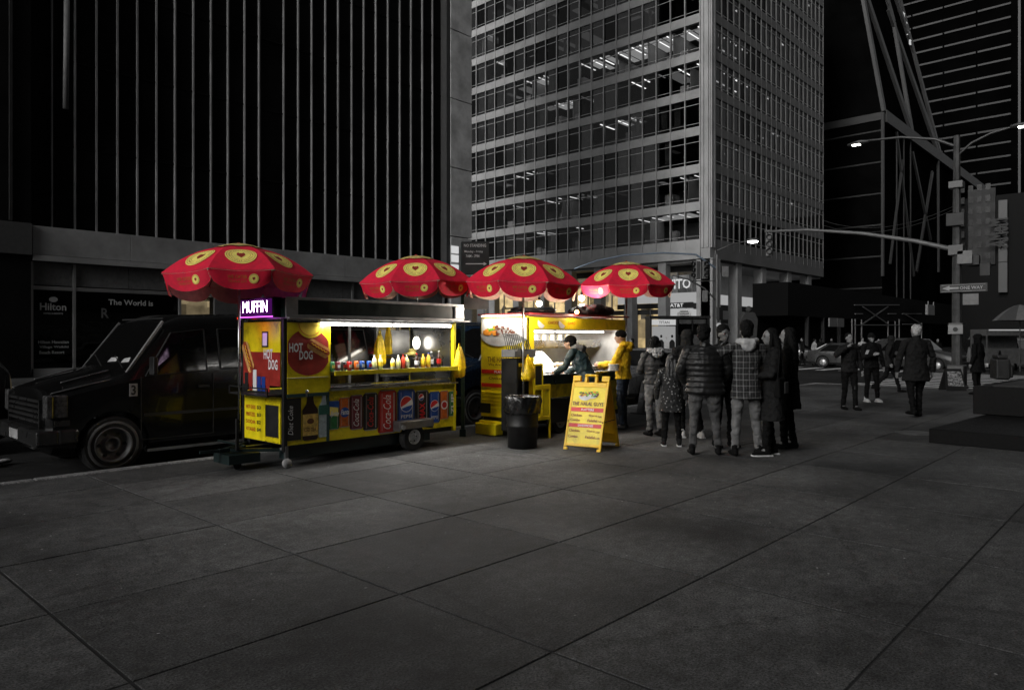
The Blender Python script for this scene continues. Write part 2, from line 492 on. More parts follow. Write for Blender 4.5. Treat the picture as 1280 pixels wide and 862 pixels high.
for x in (8.42, 9.95, 14.3, 17.4, 20.6, 23.8, 27.0, 30.6):
    MB().box(x - .05, x + .05, .0, .2, 0, 4.66).build('mullion', alu, ht)
MB().box(8.4, 30.72, 0, .4, 0, .35).build('plinth', hstone, ht)
MB().box(15.9, 17.6, -.05, .5, 0, 3.5).build('pier', M_('pier_stone', .08, .7, world=True), ht)
gl_d = glass('shop_glass', (.35, .35, .35), .05)
xx = [8.47, 9.9, 10.0, 14.25, 14.35, 15.9, 17.6, 20.55, 20.65, 23.75, 23.85, 26.95, 27.05, 30.55]
for i in range(0, 14, 2):
    MB().box(xx[i], xx[i + 1], .1, .12, .35, 3.54).build('pane', gl_d, ht)
# window posters of the hotel
def poster_mat(name, sc_=2.2):
    m = bpy.data.materials.new(name); m.use_nodes = True
    nt = m.node_tree; b = nt.nodes['Principled BSDF']; L = nt.links.new
    tc = nt.nodes.new('ShaderNodeTexCoord'); n = nt.nodes.new('ShaderNodeTexNoise'); n.inputs['Scale'].default_value = sc_; n.inputs['Detail'].default_value = 10; n.inputs['Roughness'].default_value = .75
    n.inputs['Distortion'].default_value = .8
    mp = nt.nodes.new('ShaderNodeMapping'); mp.inputs['Scale'].default_value = (1, 1, 2.2)
    L(tc.outputs['Object'], mp.inputs[0]); L(mp.outputs[0], n.inputs['Vector'])
    cr = nt.nodes.new('ShaderNodeValToRGB'); cr.color_ramp.elements[0].position = .42; cr.color_ramp.elements[0].color = (.012, .012, .012, 1)
    cr.color_ramp.elements[1].position = .66; cr.color_ramp.elements[1].color = (.6, .6, .6, 1)
    L(n.outputs['Fac'], cr.inputs[0])
    L(cr.outputs[0], b.inputs['Base Color']); b.inputs['Roughness'].default_value = .35
    return m
MB().box(8.5, 9.88, .14, .16, .4, 3.5).box(10.02, 14.2, .14, .16, .4, 3.5).build('window_poster', M_('poster_black', .014, .5), ht)
MB().box(8.52, 9.86, .13, .141, 1.5, 2.1).box(10.05, 12.3, .13, .141, 1.35, 2.3).build('poster_photo', poster_mat('poster_photo_m', 1.6), ht)
U, V = (1, 0, 0), (0, 0, 1)
pwh = M_('poster_white', .5, .5)
for s_, o_, w_, h_ in (('Hilton', (8.72, .095, 2.72), .95, .3), ('HOTELS & RESORTS', (8.85, .095, 2.56), .7, .07), ('The World is', (11.28, .095, 3.02), 1.85, .24), ('Hilton Hawaiian', (8.66, .095, 1.36), 1.1, .13),
                       ('Village Waikiki', (8.7, .095, 1.15), 1.05, .13), ('Beach Resort', (8.7, .095, .94), .9, .13), ('R', (11.0, .095, 2.45), .3, .42)):
    letters(s_, o_, U, V, w_, h_, pwh if s_ != 'R' else M_('poster_dim', .12, .5), ht)
MB().prism(circ(.16, 20, ry=.11), (9.2, .095, 3.17), U, V, .002).build('emblem', pwh, ht)
em_warm = emit('warm_shop', (1, .78, .45), 3.2, 1.1)
em_cool = emit('cool_shop', (1, .95, .88), 3.6, 1.3)
MB().box(14.4, 30.5, 3.3, 3.45, .3, 3.5).build('lit_interior', em_warm, ht)
MB().box(14.4, 30.5, .6, 3.3, 3.5, 3.6).box(14.3, 14.4, .2, 3.4, 0, 3.6).build('shop_ceiling', M_('shop_ceil', .3, .8), ht)
for py0, py1 in ((308, 316), (319, 327), (331, 339)):
    xa_, za_ = onY(565, py1, HY - .2); xb_, zb_ = onY(574, py0, HY - .2)
    MB().box(xa_, xb_, -.16, -.12, za_, zb_).build('lit_sign_panel', emit('lit_sign_white', (1, 1, 1), .9), ht)
# neighbour at the frame edge
nb = thing('dark_annex', 'dark blank building with a pale stone belt beside the hotel shopfront', 'building', (0, HY, 0))
MB().box(-30, 8.35, -.15, 20, 0, 55).build('wall', M_('annex_wall', .006, .6, var=.4, scale=.5, world=True, spec=.1), nb)
MB().box(-30, 8.35, -.3, -.15, 4.9, 6.15).build('belt', M_('annex_belt', .05, .8, var=.3, world=True), nb)
for k in range(5): MB().box(7.6 - k * 5, 7.7 - k * 5, -.27, -.15, 6.2, 55).build('pilaster', M_('annex_pil', .02, .5), nb)
# ducts high on the facade
dp = tag(MB().tube((9.55, HY - .25, 11.0), (9.6, HY - .22, 15.5), .11).tube((9.6, HY - .22, 15.5), (9.42, HY - .22, 20), .1).tube((9.42, HY - .22, 20), (9.45, HY - .22, 23), .1).build('drain_pipe', M_('pipe_grey', .12, .6), smooth=True),
         'grey crooked drain pipe clamped between the fins of the hotel tower', 'pipe')

# ================================================================ OFFICE BLOCK
OX, OY = 62.5, 32.5
ob = thing('office_building', 'grey grid office block with lit rooms standing on lobby columns at the corner', 'building', (OX, OY, 0))
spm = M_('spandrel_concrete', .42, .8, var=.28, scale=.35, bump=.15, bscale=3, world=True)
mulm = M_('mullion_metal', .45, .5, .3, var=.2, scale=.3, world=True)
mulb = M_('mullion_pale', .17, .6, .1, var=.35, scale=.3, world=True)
opane = glass('office_glass', (.8, .8, .8), .008)
opane2 = glass('office_glass_dim', (.25, .25, .25), .012)
opane3 = glass('office_glass_shade', (.5, .5, .5), .03)
intd = M_('office_dark', .06, .9, var=.5, scale=.3, world=True)
intw = M_('office_wall', .5, .9, var=.4, scale=.25, world=True)
curt = M_('curtain_grey', .3, .9, var=.5, scale=1.2, world=True)
Z0, FH, NF = 10.9, 3.55, 11
WH = 2.72
NB, BW = 20, 1.58
NR, RW = 22, 1.27
LL, LR = 1.0 + NB * BW, 1.0 + NR * RW
# solid slabs between storeys, set back behind the spandrels
sl_ = MB()
for f in range(NF + 1):
    z = Z0 + f * FH
    sl_.box(.35, LR - .1, .35, LL - .1, z - .75, z)
sl_.build('floor_slab', intd, ob)
cr = MB(); cr.box(7, LR - 7, 5, LL - 5, 0, Z0 + NF * FH)
cr.box(.35, LR, LL - .3, LL, 10.065, Z0 + NF * FH).box(LR - .3, LR, .3, LL, 10.065, Z0 + NF * FH)
cr.build('core_wall', intw, ob)
s0 = MB().box(-.06, .28, .95, LL, -.83, -.0).build('spandrel', spm, ob); s0.location.z = Z0
s1 = MB().box(.95, LR, -.06, .28, -.83, -.0).build('spandrel', M_('spandrel_shaded', .18, .8, var=.28, scale=.35, world=True), ob); s1.location.z = Z0  # same concrete, with this face's shade put into a darker colour
r0 = MB().box(0, .1, .95, LL, .30, .34).box(0, .1, .95, LL, WH - .62, WH - .57).build('transom', mulm, ob); r0.location.z = Z0
r1 = MB().box(.95, LR, 0, .1, .30, .34).box(.95, LR, 0, .1, WH - .62, WH - .57).build('transom', mulm, ob); r1.location.z = Z0
for f in range(1, NF + 1):
    part_copy(s0, (0, 0, Z0 + f * FH), ob); part_copy(s1, (0, 0, Z0 + f * FH), ob)
    if f < NF: part_copy(r0, (0, 0, Z0 + f * FH), ob); part_copy(r1, (0, 0, Z0 + f * FH), ob)
m0 = MB().box(-.12, .2, -.045, .045, 10.065, Z0 + NF * FH).build('mullion', mulm, ob); m0.location.y = 1.0
for k in range(1, NB + 1): part_copy(m0, (0, 1.0 + k * BW, 0), ob)
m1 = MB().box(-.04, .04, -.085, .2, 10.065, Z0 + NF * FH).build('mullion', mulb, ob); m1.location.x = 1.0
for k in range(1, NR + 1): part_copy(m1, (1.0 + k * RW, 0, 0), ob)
# corner pier in grooved stone
cp = MB()
cp.box(0, .95, 0, .95, 0, Z0 + NF * FH).box(-.14, .0, .12, .4, 10.065, Z0 + NF * FH).box(-.14, 0, .6, .86, 10.065, Z0 + NF * FH).box(.12, .4, -.14, 0, 10.065, Z0 + NF * FH).box(.6, .86, -.14, 0, 10.065, Z0 + NF * FH)
cp.build('corner_pier', spm, ob)
MB().box(-.1, .28, .95, LL, 9.05, 10.06).build('base_band', spm, ob)
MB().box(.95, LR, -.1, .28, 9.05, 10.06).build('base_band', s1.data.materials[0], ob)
# windows
pm = {}
def pane(kind, mtl):
    key = (kind, mtl.name)
    if key not in pm:
        q = MB()
        if kind == 'a': q.box(.04, .06, .045, BW - .045, 0, WH)
        else: q.box(.055, RW - .055, .04, .06, 0, WH)
        pm[key] = q.build('window', mtl, ob); return pm[key]
    return part_copy(pm[key], (0, 0, 0), ob)
rnd = random.Random(3)
far = MB(); cu_ = MB(); part_ = MB()
stripA = MB(); stripB = MB(); glow = MB(); glow2 = MB()
lit = {}
def lite(f, ks, s=1):
    for k in ks: lit[(f, k)] = s
# bay 0 is next to the corner; storeys counted from the lowest
lite(0, [0, 1, 2, 3, 4], 1); lite(0, [8, 9, 12, 13], 1); lite(1, [0, 1, 2], 1); lite(1, [9, 10, 11, 12, 15, 16], 1)
lite(2, [13, 14, 15], 1); lite(2, [5, 6], 0); lite(3, [5, 6, 7], 2); lite(4, [0, 1, 3, 4, 5], 2); lite(4, [9, 10, 11], 1)
lite(5, [0, 1, 2, 3], 3); lite(5, [4, 5, 6, 7, 8], 3); lite(5, [9, 12, 13, 14], 1); lite(6, [16, 17, 13], 1); lite(7, [0, 1, 2], 2); lite(7, [18, 19], 1); lite(8, [6, 7], 1)
for f in range(NF):
    z = Z0 + f * FH
    for k in range(NB):
        L_ = lit.get((f, k))
        mt = opane if L_ else (opane2 if rnd.random() < .35 else opane3)
        o = pane('a', mt); o.location = (0, 1.0 + k * BW, z)
        y0 = 1.0 + k * BW
        if not L_ and rnd.random() < .4: glow2.box(.8 + 2 * rnd.random(), rnd.choice([2.5, 5]), y0 + .1, y0 + rnd.choice([.7, 1.5]), z + FH - .8, z + FH - .77)
        if not L_ and rnd.random() < .42:
            a = rnd.choice([.3, .5, 1.0]); c0 = rnd.random() * (1 - a)
            cu_.box(.3, .34, y0 + .06 + c0 * BW, y0 + (c0 + a) * BW - .06, z + (0 if rnd.random() < .5 else .35), z + WH)
        if L_:
            if rnd.random() < .4 + .25 * L_:
                yy = y0 + rnd.uniform(.2, 1.2)
                (stripB if L_ >= 2 else stripA).box(.9, .9 + rnd.choice([1.2, 2.6]), yy, yy + .12, z + FH - .83, z + FH - .78)
            if L_ == 3:
                glow.box(1.0, 4.5, y0 + .1, y0 + rnd.choice([.8, 1.5]), z + FH - .8, z + FH - .76)
            if rnd.random() < .5: glow.box(.8 + rnd.random(), 3.5, y0 + .1, y0 + rnd.choice([.5, 1.0, 1.5]), z + FH - .8, z + FH - .77)
            if rnd.random() < .35: part_.box(rnd.uniform(.6, 3), rnd.uniform(4, 7), y0, y0 + .08, z, z + FH - .8)
            if rnd.random() < .45: part_.box(rnd.uniform(.5, 2), rnd.uniform(2, 2.6), y0 + .2, y0 + 1.1, z, z + rnd.uniform(.7, 1.3))
    for k in range(NR):
        x0 = 1.0 + k * RW
        bright = rnd.random() < .08
        mt = opane if bright else (opane2 if rnd.random() < .5 else opane3)
        if k < 9 and NB * NF + f * 9 + k < 300 + 300:
            if f * 9 + k < 80: o = pane('b', mt); o.location = (x0, 0, z)
            else: far.box(x0 + .055, x0 + RW - .055, .04, .06, z, z + WH)
        else: far.box(x0 + .055, x0 + RW - .055, .04, .06, z, z + WH)
        if rnd.random() < .5: cu_.box(x0 + .1, x0 + RW * rnd.choice([.5, .95]), .3, .33, z + rnd.choice([0, .4]), z + WH)
        if bright or (f in (5, 4) and k in (3, 4, 5, 6, 7)):
            stripB.box(x0 + .2, x0 + 1.1, 1.0, 1.14, z + FH - .83, z + FH - .77)
            stripA.box(x0 + .2, x0 + 1.1, 2.6, 2.74, z + FH - .83, z + FH - .77)
glow2.build('dim_ceiling', emit('office_ceiling_dim', (1, 1, 1), .16), ob, stuff=True)
glow.build('glowing_ceiling', emit('office_ceiling', (1, 1, 1), .45), ob, stuff=True)
far.build('far_window', opane3, ob, stuff=True)
cu_.build('blind', curt, ob, stuff=True)
part_.build('partition', intw, ob, stuff=True)
stripA.build('ceiling_light', emit('office_tube', (1, 1, 1), 1.6), ob, stuff=True)
stripB.build('bright_ceiling_light', emit('office_tube_bright', (1, 1, 1), 2.6), ob, stuff=True)
# lobby: columns, glazing, lit shops
colm = M_('lobby_column', .36, .7, var=.25, scale=.6, bump=.2, bscale=5, world=True)
c0 = MB().box(-.45, .45, -.45, .45, 0, 9.04).build('column', colm, ob, bevel=.03); c0.location = (.7, 5.3, 0)
for k in range(1, 8): part_copy(c0, (.7, 5.3 + k * 3.9, 0), ob)
for xk in (6.4, 12.2, 19, 25): part_copy(c0, (xk, .6, 0), ob, scale=(1.1, 1.1, 1))
MB().box(0, 1.6, -.25, 1.4, 0, 9.04).build('column', colm, ob)
MB().box(.3, LR, .3, LL, 8.8, 9.04).build('soffit', M_('soffit_m', .2, .7), ob)
MB().box(2.6, 2.7, 1.6, LL, 4.0, 4.5).box(2.6, 2.7, 1.6, LL, 8.2, 8.8).box(1.6, LR, 2.6, 2.7, 3.1, 3.5).build('lobby_beam', M_('lobby_beam_m', .06, .6), ob)
for k in range(20): MB().box(2.55, 2.68, 1.6 + k * 1.6, 1.72 + k * 1.6, 0, 8.2).build('lobby_mullion', alu, ob)
MB().box(2.74, 2.76, 1.6, LL, 0, 8.2).build('lobby_glass', glass('lobby_gl', (.8, .8, .8), .06), ob)
MB().box(5.2, 5.3, 8, LL - .4, 0, 8.1).build('lit_interior', emit('lobby_warm', (1, .74, .36), 1.7, .5), ob)
MB().box(5.2, 5.3, 1.6, 8, 0, 8.1).build('lit_interior', emit('lobby_grey', (1, 1, 1), .35, .5), ob)
MB().box(5.2, LR - 2, 5.2, 5.3, 0, 8.1).build('lit_interior', emit('lobby_dim', (1, 1, 1), .5, .45), ob)
wb_ = emit('white_sign_band', (1, 1, 1), .5)
MB().box(1.62, LR, 2.4, 2.6, 5.0, 6.0).build('sign_band', wb_, ob)
MB().box(2.45, 2.6, 1.62, 12, 5.15, 6.1).build('sign_band', wb_, ob)
MB().box(2.35, 2.6, 1.62, 12, 4.6, 5.1).build('shop_fascia', cblack, ob)
MB().box(1.62, LR, 2.3, 2.6, 4.4, 4.95).build('shop_fascia', cblack, ob)
sl_m = emit('shop_letters', (1, 1, 1), .9)
letters('AT&T', (2.33, 5.6, 4.68), (0, -1, 0), V, 1.5, .36, sl_m, ob)
letters('SCIVITO', (2.5, 7.6, 6.5), (0, -1, 0), V, 4.2, 1.0, sl_m, ob)
letters('AT&T', (4.3, 2.28, 4.5), U, V, 1.5, .34, sl_m, ob)
MB().box(2.3, 2.42, 2.2, 5.6, 3.2, 4.5).build('display_panel', emit('display_panel_m', (1, 1, 1), .6), ob)
MB().ball((2.1, 3.9, 3.85), (.1, .78, .56), 20, 12).build('globe_logo', M_('globe_white', .8, .5), ob, smooth=True)
for k in range(4):
    zz = 3.5 + k * .22; hw = .78 * math.sqrt(max(0, 1 - ((zz - 3.85) / .56) ** 2)) * .8
    MB().box(1.96, 2.02, 3.9 - hw, 3.9 + hw * .6, zz, zz + .07).build('globe_stripe', M_('stripe_grey', .08, .5), ob)
# ================================================================ DIAGRID TOWER AND PODIUM
tw = thing('diagrid_tower', 'black tapering tower with pale diagonal braces on a dark podium', 'building', (0, 0, 0))
tgl = M_('diagrid_glass', .003, .8, var=.7, scale=.15, world=True, spec=.0)
brace = M_('brace_metal', .055, .6, .1, var=.3, scale=.3, world=True)
A = Vector((105, 29.6, 31.7)); A1 = Vector((105, 32.2 + 7.8, 95))
B = Vector((onY(1173, 186, 29.6)[0], 29.6, 31.7))
A2 = A + (Vector((105, 32.2, 47.5)) - A) * 4.0
B2 = B + (Vector((onY(1140, 0, 32.2)[0], 32.2, 47.5)) - B) * 4.0
bx_, ax_ = B.x, A.x
pd = MB(); pd.box(ax_, bx_ + 60, 29.6, 60, 0, 31.6).build('podium_wall', tgl, tw)
far_ = Vector((0, 24, 0))
q = MB(); q.add([A, B, B2, A2, A + far_, B + far_, B2 + far_, A2 + far_], [(0, 1, 2, 3), (7, 6, 5, 4), (0, 3, 7, 4), (1, 5, 6, 2), (3, 2, 6, 7), (0, 4, 5, 1)]).build('shaft', tgl, tw)
def pf(u, v, off=.25):
    p = A.lerp(B, u).lerp(A2.lerp(B2, u), v); return p + Vector((0, -off, 0))
for (u0, v0, u1, v1, wd) in [(0, 0, 0, 1, 1.0), (1, 0, 1, 1, .8), (0.45, 0, .02, .3, .9), (.45, 0, .62, .28, .9), (.95, 0, .55, .3, .8), (.95, .02, .62, .25, .8), (.02, .3, .62, .55, .9), (.62, .28, .3, .7, .9), (1, .25, .55, .6, .8)]:
    MB().bar(pf(u0, v0), pf(u1, v1), wd, .4, up=(0, 1, 0)).build('brace', brace, tw)
# podium braces
for (p0_, p1_, wd) in [((1103, 141), (1103, 345), .5), ((1140, 190), (1163, 300), .45), ((1165, 215), (1145, 340), .55), ((1120, 165), (1142, 345), .35), ((1172, 190), (1173, 340), .5), ((1112, 330), (1128, 200), .3)]:
    a = onY(p0_[0], p0_[1], 29.4); b = onY(p1_[0], p1_[1], 29.4)
    MB().bar((a[0], 29.35, a[1]), (b[0], 29.35, b[1]), wd, .3, up=(0, 1, 0)).build('brace', M_('podium_brace', .03, .6, .1, world=True), tw)
a = onY(1103, 141, 29.4); b = onY(1215, 212, 29.4)
MB().bar((ax_ + .3, 29.3, 31.2), (bx_ + 40, 29.3, 31.2), .4, 1.6).build('parapet', M_('parapet_m', .03, .6, world=True), tw)
MB().bar((105, 29.3, 31.2), (105, 60, 31.2), .4, 1.0).build('parapet', M_('parapet_d', .03, .6, world=True), tw)
for k in range(7): MB().box(104.9, 105, 29.6, 60, 4 + k * 4.2, 4.2 + k * 4.2).build('floor_band', M_('floor_band_d', .01, .6), tw)
for k in range(3):
    MB().bar(A + Vector((6 + k * 3.5, -.2, -1)) + Vector((0, 0, 0)), A + Vector((6 + k * 3.5, -.2, -27)), .15).build('mullion', M_('podium_brace', .12), tw)
u_ = MB()
for k in range(4):
    c = pf(.97, .27 + k * .022, .3); u_.cbox(c, (1.1, .2, .7))
u_.build('lit_window', emit('tower_lit', (1, 1, 1), .8), tw)
# big dark canopy in front of podium, scaffold, sign box
cn = thing('construction_shed', 'black sidewalk shed deck carried on pale braced scaffold frames', 'scaffold', (0, 0, 0))
X0, X1, YS = onY(985, 380, 26)[0], onY(1192, 380, 26)[0], 26.0
MB().box(X0, X1, YS, YS + 3, 3.6, 6.6).build('shed_deck', M_('shed_black', .004, .8, spec=.1), cn)
MB().box(X0, X1, YS + 3, YS + 3.3, 0, 6.6).build('hoarding', M_('shed_black', .01), cn)
frm = M_('scaffold_grey', .2, .5, .5)
for (pa, pb) in [((1068, 381), (1124, 381)), ((1068, 406), (1124, 406)), ((1078, 383), (1110, 405)), ((1110, 383), (1078, 405)), ((1069, 392), (1078, 392)), ((1110, 392), (1120, 392)), ((1132, 393), (1150, 404)), ((1128, 392), (1152, 392)), ((1128, 405), (1152, 405))]:
    a = onY(*pa, YS - .1); b = onY(*pb, YS - .1)
    MB().bar((a[0], YS - .1, a[1]), (b[0], YS - .1, b[1]), .11).build('scaffold_brace', frm, cn)
for px in (1065, 1069, 1077, 1110, 1119, 1124, 1152):
    xx_ = onY(px, 380, YS - .1)[0]
    MB().bar((xx_, YS - .1, 0), (xx_, YS - .1, 3.6 if px not in (1124,) else 3.9), .12).build('scaffold_post', frm, cn)
for k, px in enumerate((1010, 1030, 1050)):
    xx_ = onY(px, 380, YS)[0]; MB().box(xx_, xx_ + .3, YS, YS + .3, 0, 3.6).build('scaffold_post', dark, cn)
o = MB().box(0, 3.4, 0, .3, 0, 1.3).box(.2, .3, 0, .1, 1.3, 1.7).box(3.0, 3.1, 0, .1, 1.3, 1.7).build('sign_box', M_('signbox_grey', .22, .6))
# hang the box from the shed
o.location = (onY(1160, 390, 24)[0], 24, onY(1160, 393, 24)[1]); tag(o, 'plain grey sign box beside the tall street light pole', 'sign')
for nm, px0, px1, py0, py1 in (('a', 1036, 1054, 398, 408), ):
    a = onY(px0, py1, 25.7); b = onY(px1, py0, 25.7)
    tag(MB().box(a[0], (a[0] + b[0]) / 2 - .1, 25.6, 25.75, a[1], b[1]).box((a[0] + b[0]) / 2 + .1, b[0], 25.6, 25.75, a[1], b[1]).build('notice_board', M_('notice_grey', .2, .6)), 'pale paired notice boards on the black sidewalk shed', 'notice board')
# right hand tower
rt = thing('banded_tower', 'tall black office tower with thin pale bands on every storey', 'building', (0, 0, 0))
RX = 215
MB().box(RX, RX + 40, 31, 62, 0, 150).box(RX - 1, RX + 40, 22, 31, 0, 150).build('wall', M_('tower_black', .0015, .8, var=.5, scale=.1, world=True, spec=.0), rt)
bd = M_('band_grey', .024, .6, var=.8, scale=.12, world=True)
b0 = MB().box(-.35, 0, 0, 8.5, 0, .55).build('band', bd, rt); b0.location = (RX, 31.2, 36)
for k in range(32):
    for j in range(4):
        if k == 0 and j == 0: continue
        part_copy(b0, (RX - random.uniform(0, .1), 31.2 + j * 7.4, 36 + k * 3.4), rt, scale=(1, .82 if (k + j) % 3 else .86, .8))
e0 = MB().box(-.2, 0, 0, .5, 0, 115).build('rib', M_('rib_grey', .06, .6, var=.5, scale=.3, world=True), rt); e0.location = (RX - 1, 22.5, 34)
for k in range(1, 4): part_copy(e0, (RX - 1, 22.5 + k * 2.2, 34), rt)
# mid rise next to the podium and the museum wall
mr_ = thing('museum_building', 'dark low museum building with a pale upright panel and black hanging lettering', 'building', (0, 0, 0))
MX = 150
ya, _ = onX(1190, 300, MX); yb, zt = onX(1262, 235, MX)
MB().box(MX, MX + 30, yb - 30, ya + 2, 0, zt - 1).build('wall', M_('museum_wall', .008, .7, var=.4, world=True, spec=.15), mr_)
y0_, z1_ = onX(1210, 238, MX - .5); y1_, z2_ = onX(1244, 330, MX - .5)
MB().box(MX - .5, MX, y1_, y0_, z2_, z1_).build('stone_wall', M_('museum_stone', .05, .8, var=.9, scale=.35, world=True), mr_)
wl = MB()
for k in range(7):
    for j in range(4):
        wl.box(MX - .6, MX - .5, y1_ + .7 + j * 1.3, y1_ + 1.4 + j * 1.3, z2_ + 1 + k * 2, z2_ + 2.1 + k * 2)
wl.build('window', M_('museum_win', .02, .3), mr_)
y0_, z1_ = onX(1248, 250, MX - 1.2); y1_, z2_ = onX(1259, 365, MX - 1.2)
zz = [z2_ + (z1_ - z2_) * t for t in (0, .33, .66, 1)]
for k in range(3): MB().box(MX - 1.2, MX - .9, y1_, y0_, zz[k], zz[k + 1] - .08).build('pale_panel', M_('museum_panel', .1, .5, var=.1), mr_)
ms = MB(); yc, zc = onX(1259, 272, MX - 2)
ms.text('MoMA', (MX - 2, yc - .2, zc), (0, 0, -1), (0, 1, 0), 5.0, 3.1, .03)
ms.build('lettering', M_('moma_black', .006, .5), mr_)
MB().box(MX - 1.98, MX - .9, yc + .9, yc + 1.1, zc - 5, zc - .8).build('sign_bracket', dark, mr_)
# ================================================================ UMBRELLAS
UR = .925
def rho_z(r): return .385 * (1 - r ** 2.2)
def canopy_pt(k, a, r, off=0.0):
    """panel k (0..7), a in -.5...5 across, r 0..1 from the top; off pushes outward"""
    t0 = 2 * PI * k / 8; t1 = 2 * PI * (k + 1) / 8
    sag = 1 - .03 * (1 - (2 * a) ** 2) * r
    x = (math.cos(t0) * (.5 - a) + math.cos(t1) * (.5 + a)) * UR * r * sag
    y = (math.sin(t0) * (.5 - a) + math.sin(t1) * (.5 + a)) * UR * r * sag
    z = rho_z(r) - .018 * (1 - (2 * a) ** 2) * r
    tm = (t0 + t1) / 2
    return (x + math.cos(tm) * off, y + math.sin(tm) * off, z + off * 1.3)
def panel_uv(k, u, v, off):
    """u metres along the panel, v metres up from rho .60"""
    r = .73 - v / UR * .93
    return canopy_pt(k, max(-.5, min(.5, u / (.7654 * UR * r))), r, off)
def val_len(a): return .055 + .165 * max(0, 1 - abs(2 * a) ** 2.6) ** .55
def valance_pt(k, a, t, off=0.0):
    x, y, z = canopy_pt(k, a, 1.0)
    tm = 2 * PI * (k + .5) / 8
    ln = val_len(a)
    out = .012 * math.sin(a * 9 + k) * t - .05 * t
    return (x + math.cos(tm) * (out + off), y + math.sin(tm) * (out + off), z - ln * t)
def val_uv(k, u, v, off):      # u along, v metres below hem
    a = u / (.7654 * UR)
    return valance_pt(k, a, v / val_len(a), off)
def heart(s):
    return [(0, -.5 * s), (.38 * s, -.05 * s), (.36 * s, .35 * s), (.2 * s, .5 * s), (.1 * s, .3 * s), (0, .42 * s), (-.1 * s, .3 * s), (-.2 * s, .5 * s), (-.36 * s, .35 * s), (-.38 * s, -.05 * s)]
def umbrella(loc, tilt, rz, pole_len, label, dirt=0):
    t = thing('umbrella', label, 'umbrella', (loc[0], loc[1], loc[2] - pole_len), 0, 'red vendor umbrellas over the food carts')
    def L_(o):
        o.location = (0, 0, pole_len); o.rotation_euler = (tilt[0], tilt[1], rz); return o
    can = MB(); lin = MB()
    NA, NRr = 6, 8
    for k in range(8):
        vs = [canopy_pt(k, -.5 + i / NA, .1 + .9 * j / NRr) for j in range(NRr + 1) for i in range(NA + 1)]
        fs = [(j * (NA + 1) + i, (j + 1) * (NA + 1) + i, (j + 1) * (NA + 1) + i + 1, j * (NA + 1) + i + 1) for j in range(NRr) for i in range(NA)]
        can.add(vs, fs)
        lin.add([(x, y, z - .012) for x, y, z in vs], [tuple(reversed(f)) for f in fs])
    c = L_(can.build('canopy', crimson, t, smooth=True))
    L_(lin.build('lining', lining, t, smooth=True))
    for k in range(8):
        vl = MB(); N = 14
        vs = [valance_pt(k, -.5 + i / N, j / 3) for j in range(4) for i in range(N + 1)]
        vs += [valance_pt(k, -.5 + i / N, j / 3, -.004) for j in range(4) for i in range(N + 1)]
        o_ = 4 * (N + 1)
        for j in range(3):
            for i in range(N):
                a_, b_ = j * (N + 1) + i, (j + 1) * (N + 1) + i
                vl.add([], [])
        fs = [(j * (N + 1) + i, (j + 1) * (N + 1) + i, (j + 1) * (N + 1) + i + 1, j * (N + 1) + i + 1) for j in range(3) for i in range(N)]
        vl.add(vs, fs)
        vl.mi = 1; vl.f += [tuple(reversed([q + o_ for q in f])) for f in fs]; vl.m += [1] * len(fs)
        L_(vl.build('valance', [crimson, lining], t, smooth=True))
        # printed emblems: yellow disc, thin red rings, red mask
        em = MB()
        def disc(fn, r0, r1, off, n=28, ry=1.0):
            vs = []; 
            for q in range(n):
                b = 2 * PI * q / n
                vs += [fn(r0 * math.cos(b), r0 * math.sin(b) * ry, off), fn(r1 * math.cos(b), r1 * math.sin(b) * ry, off)]
            em.add(vs, [(2 * q, 2 * q + 1, (2 * q + 3) % (2 * n), (2 * q + 2) % (2 * n)) for q in range(n)])
            return vs
        F1 = lambda u, v, off: panel_uv(k, u, v, off)
        for rr in range(4): disc(F1, .178 * rr / 4, .178 * (rr + 1) / 4, .005)
        em.mi = 1
        disc(F1, .158, .162, .007); disc(F1, .105, .108, .007)
        for q in range(40):
            if q % 8 == 7: continue
            b = 2 * PI * q / 40; em.add([F1((.124 + .014 * e) * math.cos(b + g), (.124 + .014 * e) * math.sin(b + g), .007) for e, g in ((0, -.03), (1, -.03), (1, .03), (0, .03))], [(0, 1, 2, 3)])
        em.add([F1(x, y, .007) for x, y in heart(.125)], [tuple(range(10))])
        F2 = lambda u, v, off: val_uv(k, .13 + u, .1 - v, off)
        em.mi = 0
        for rr in range(2): disc(F2, .055 * rr / 2, .055 * (rr + 1) / 2, .005, 18)
        em.mi = 1
        disc(F2, .045, .048, .007, 18); em.add([F2(x, y, .007) for x, y in heart(.04)], [tuple(range(10))])
        em.mi = 2
        em.text('WE CATER', None, None, None, .22, .04, .02, fn=lambda a, b: val_uv(k, -.16 + a, .1 - b, .005))
        em.text('THE HALAL GUYS', None, None, None, .2, .03, .01, fn=lambda a, b: val_uv(k, -.15 + a, .145 - b, .005))
        L_(em.build('print', [uyel, M_('emblem_red', (.3, .02, .012), .7), M_('print_orange', (.6, .12, .03), .7)], t))
        a0 = 2 * PI * k / 8
        rb = MB()
        for j in range(5):
            r0_, r1_ = j / 5, (j + 1) / 5
            rb.bar((math.cos(a0) * UR * r0_, math.sin(a0) * UR * r0_, rho_z(r0_) - .022), (math.cos(a0) * UR * r1_, math.sin(a0) * UR * r1_, rho_z(r1_) - .022), .009)
        rb.bar((math.cos(a0) * .03, math.sin(a0) * .03, .02), (math.cos(a0) * UR * .5, math.sin(a0) * UR * .5, rho_z(.5) - .025), .008)
        L_(rb.build('rib', steel_d, t))
    cap = MB(); n = 48; vs = []
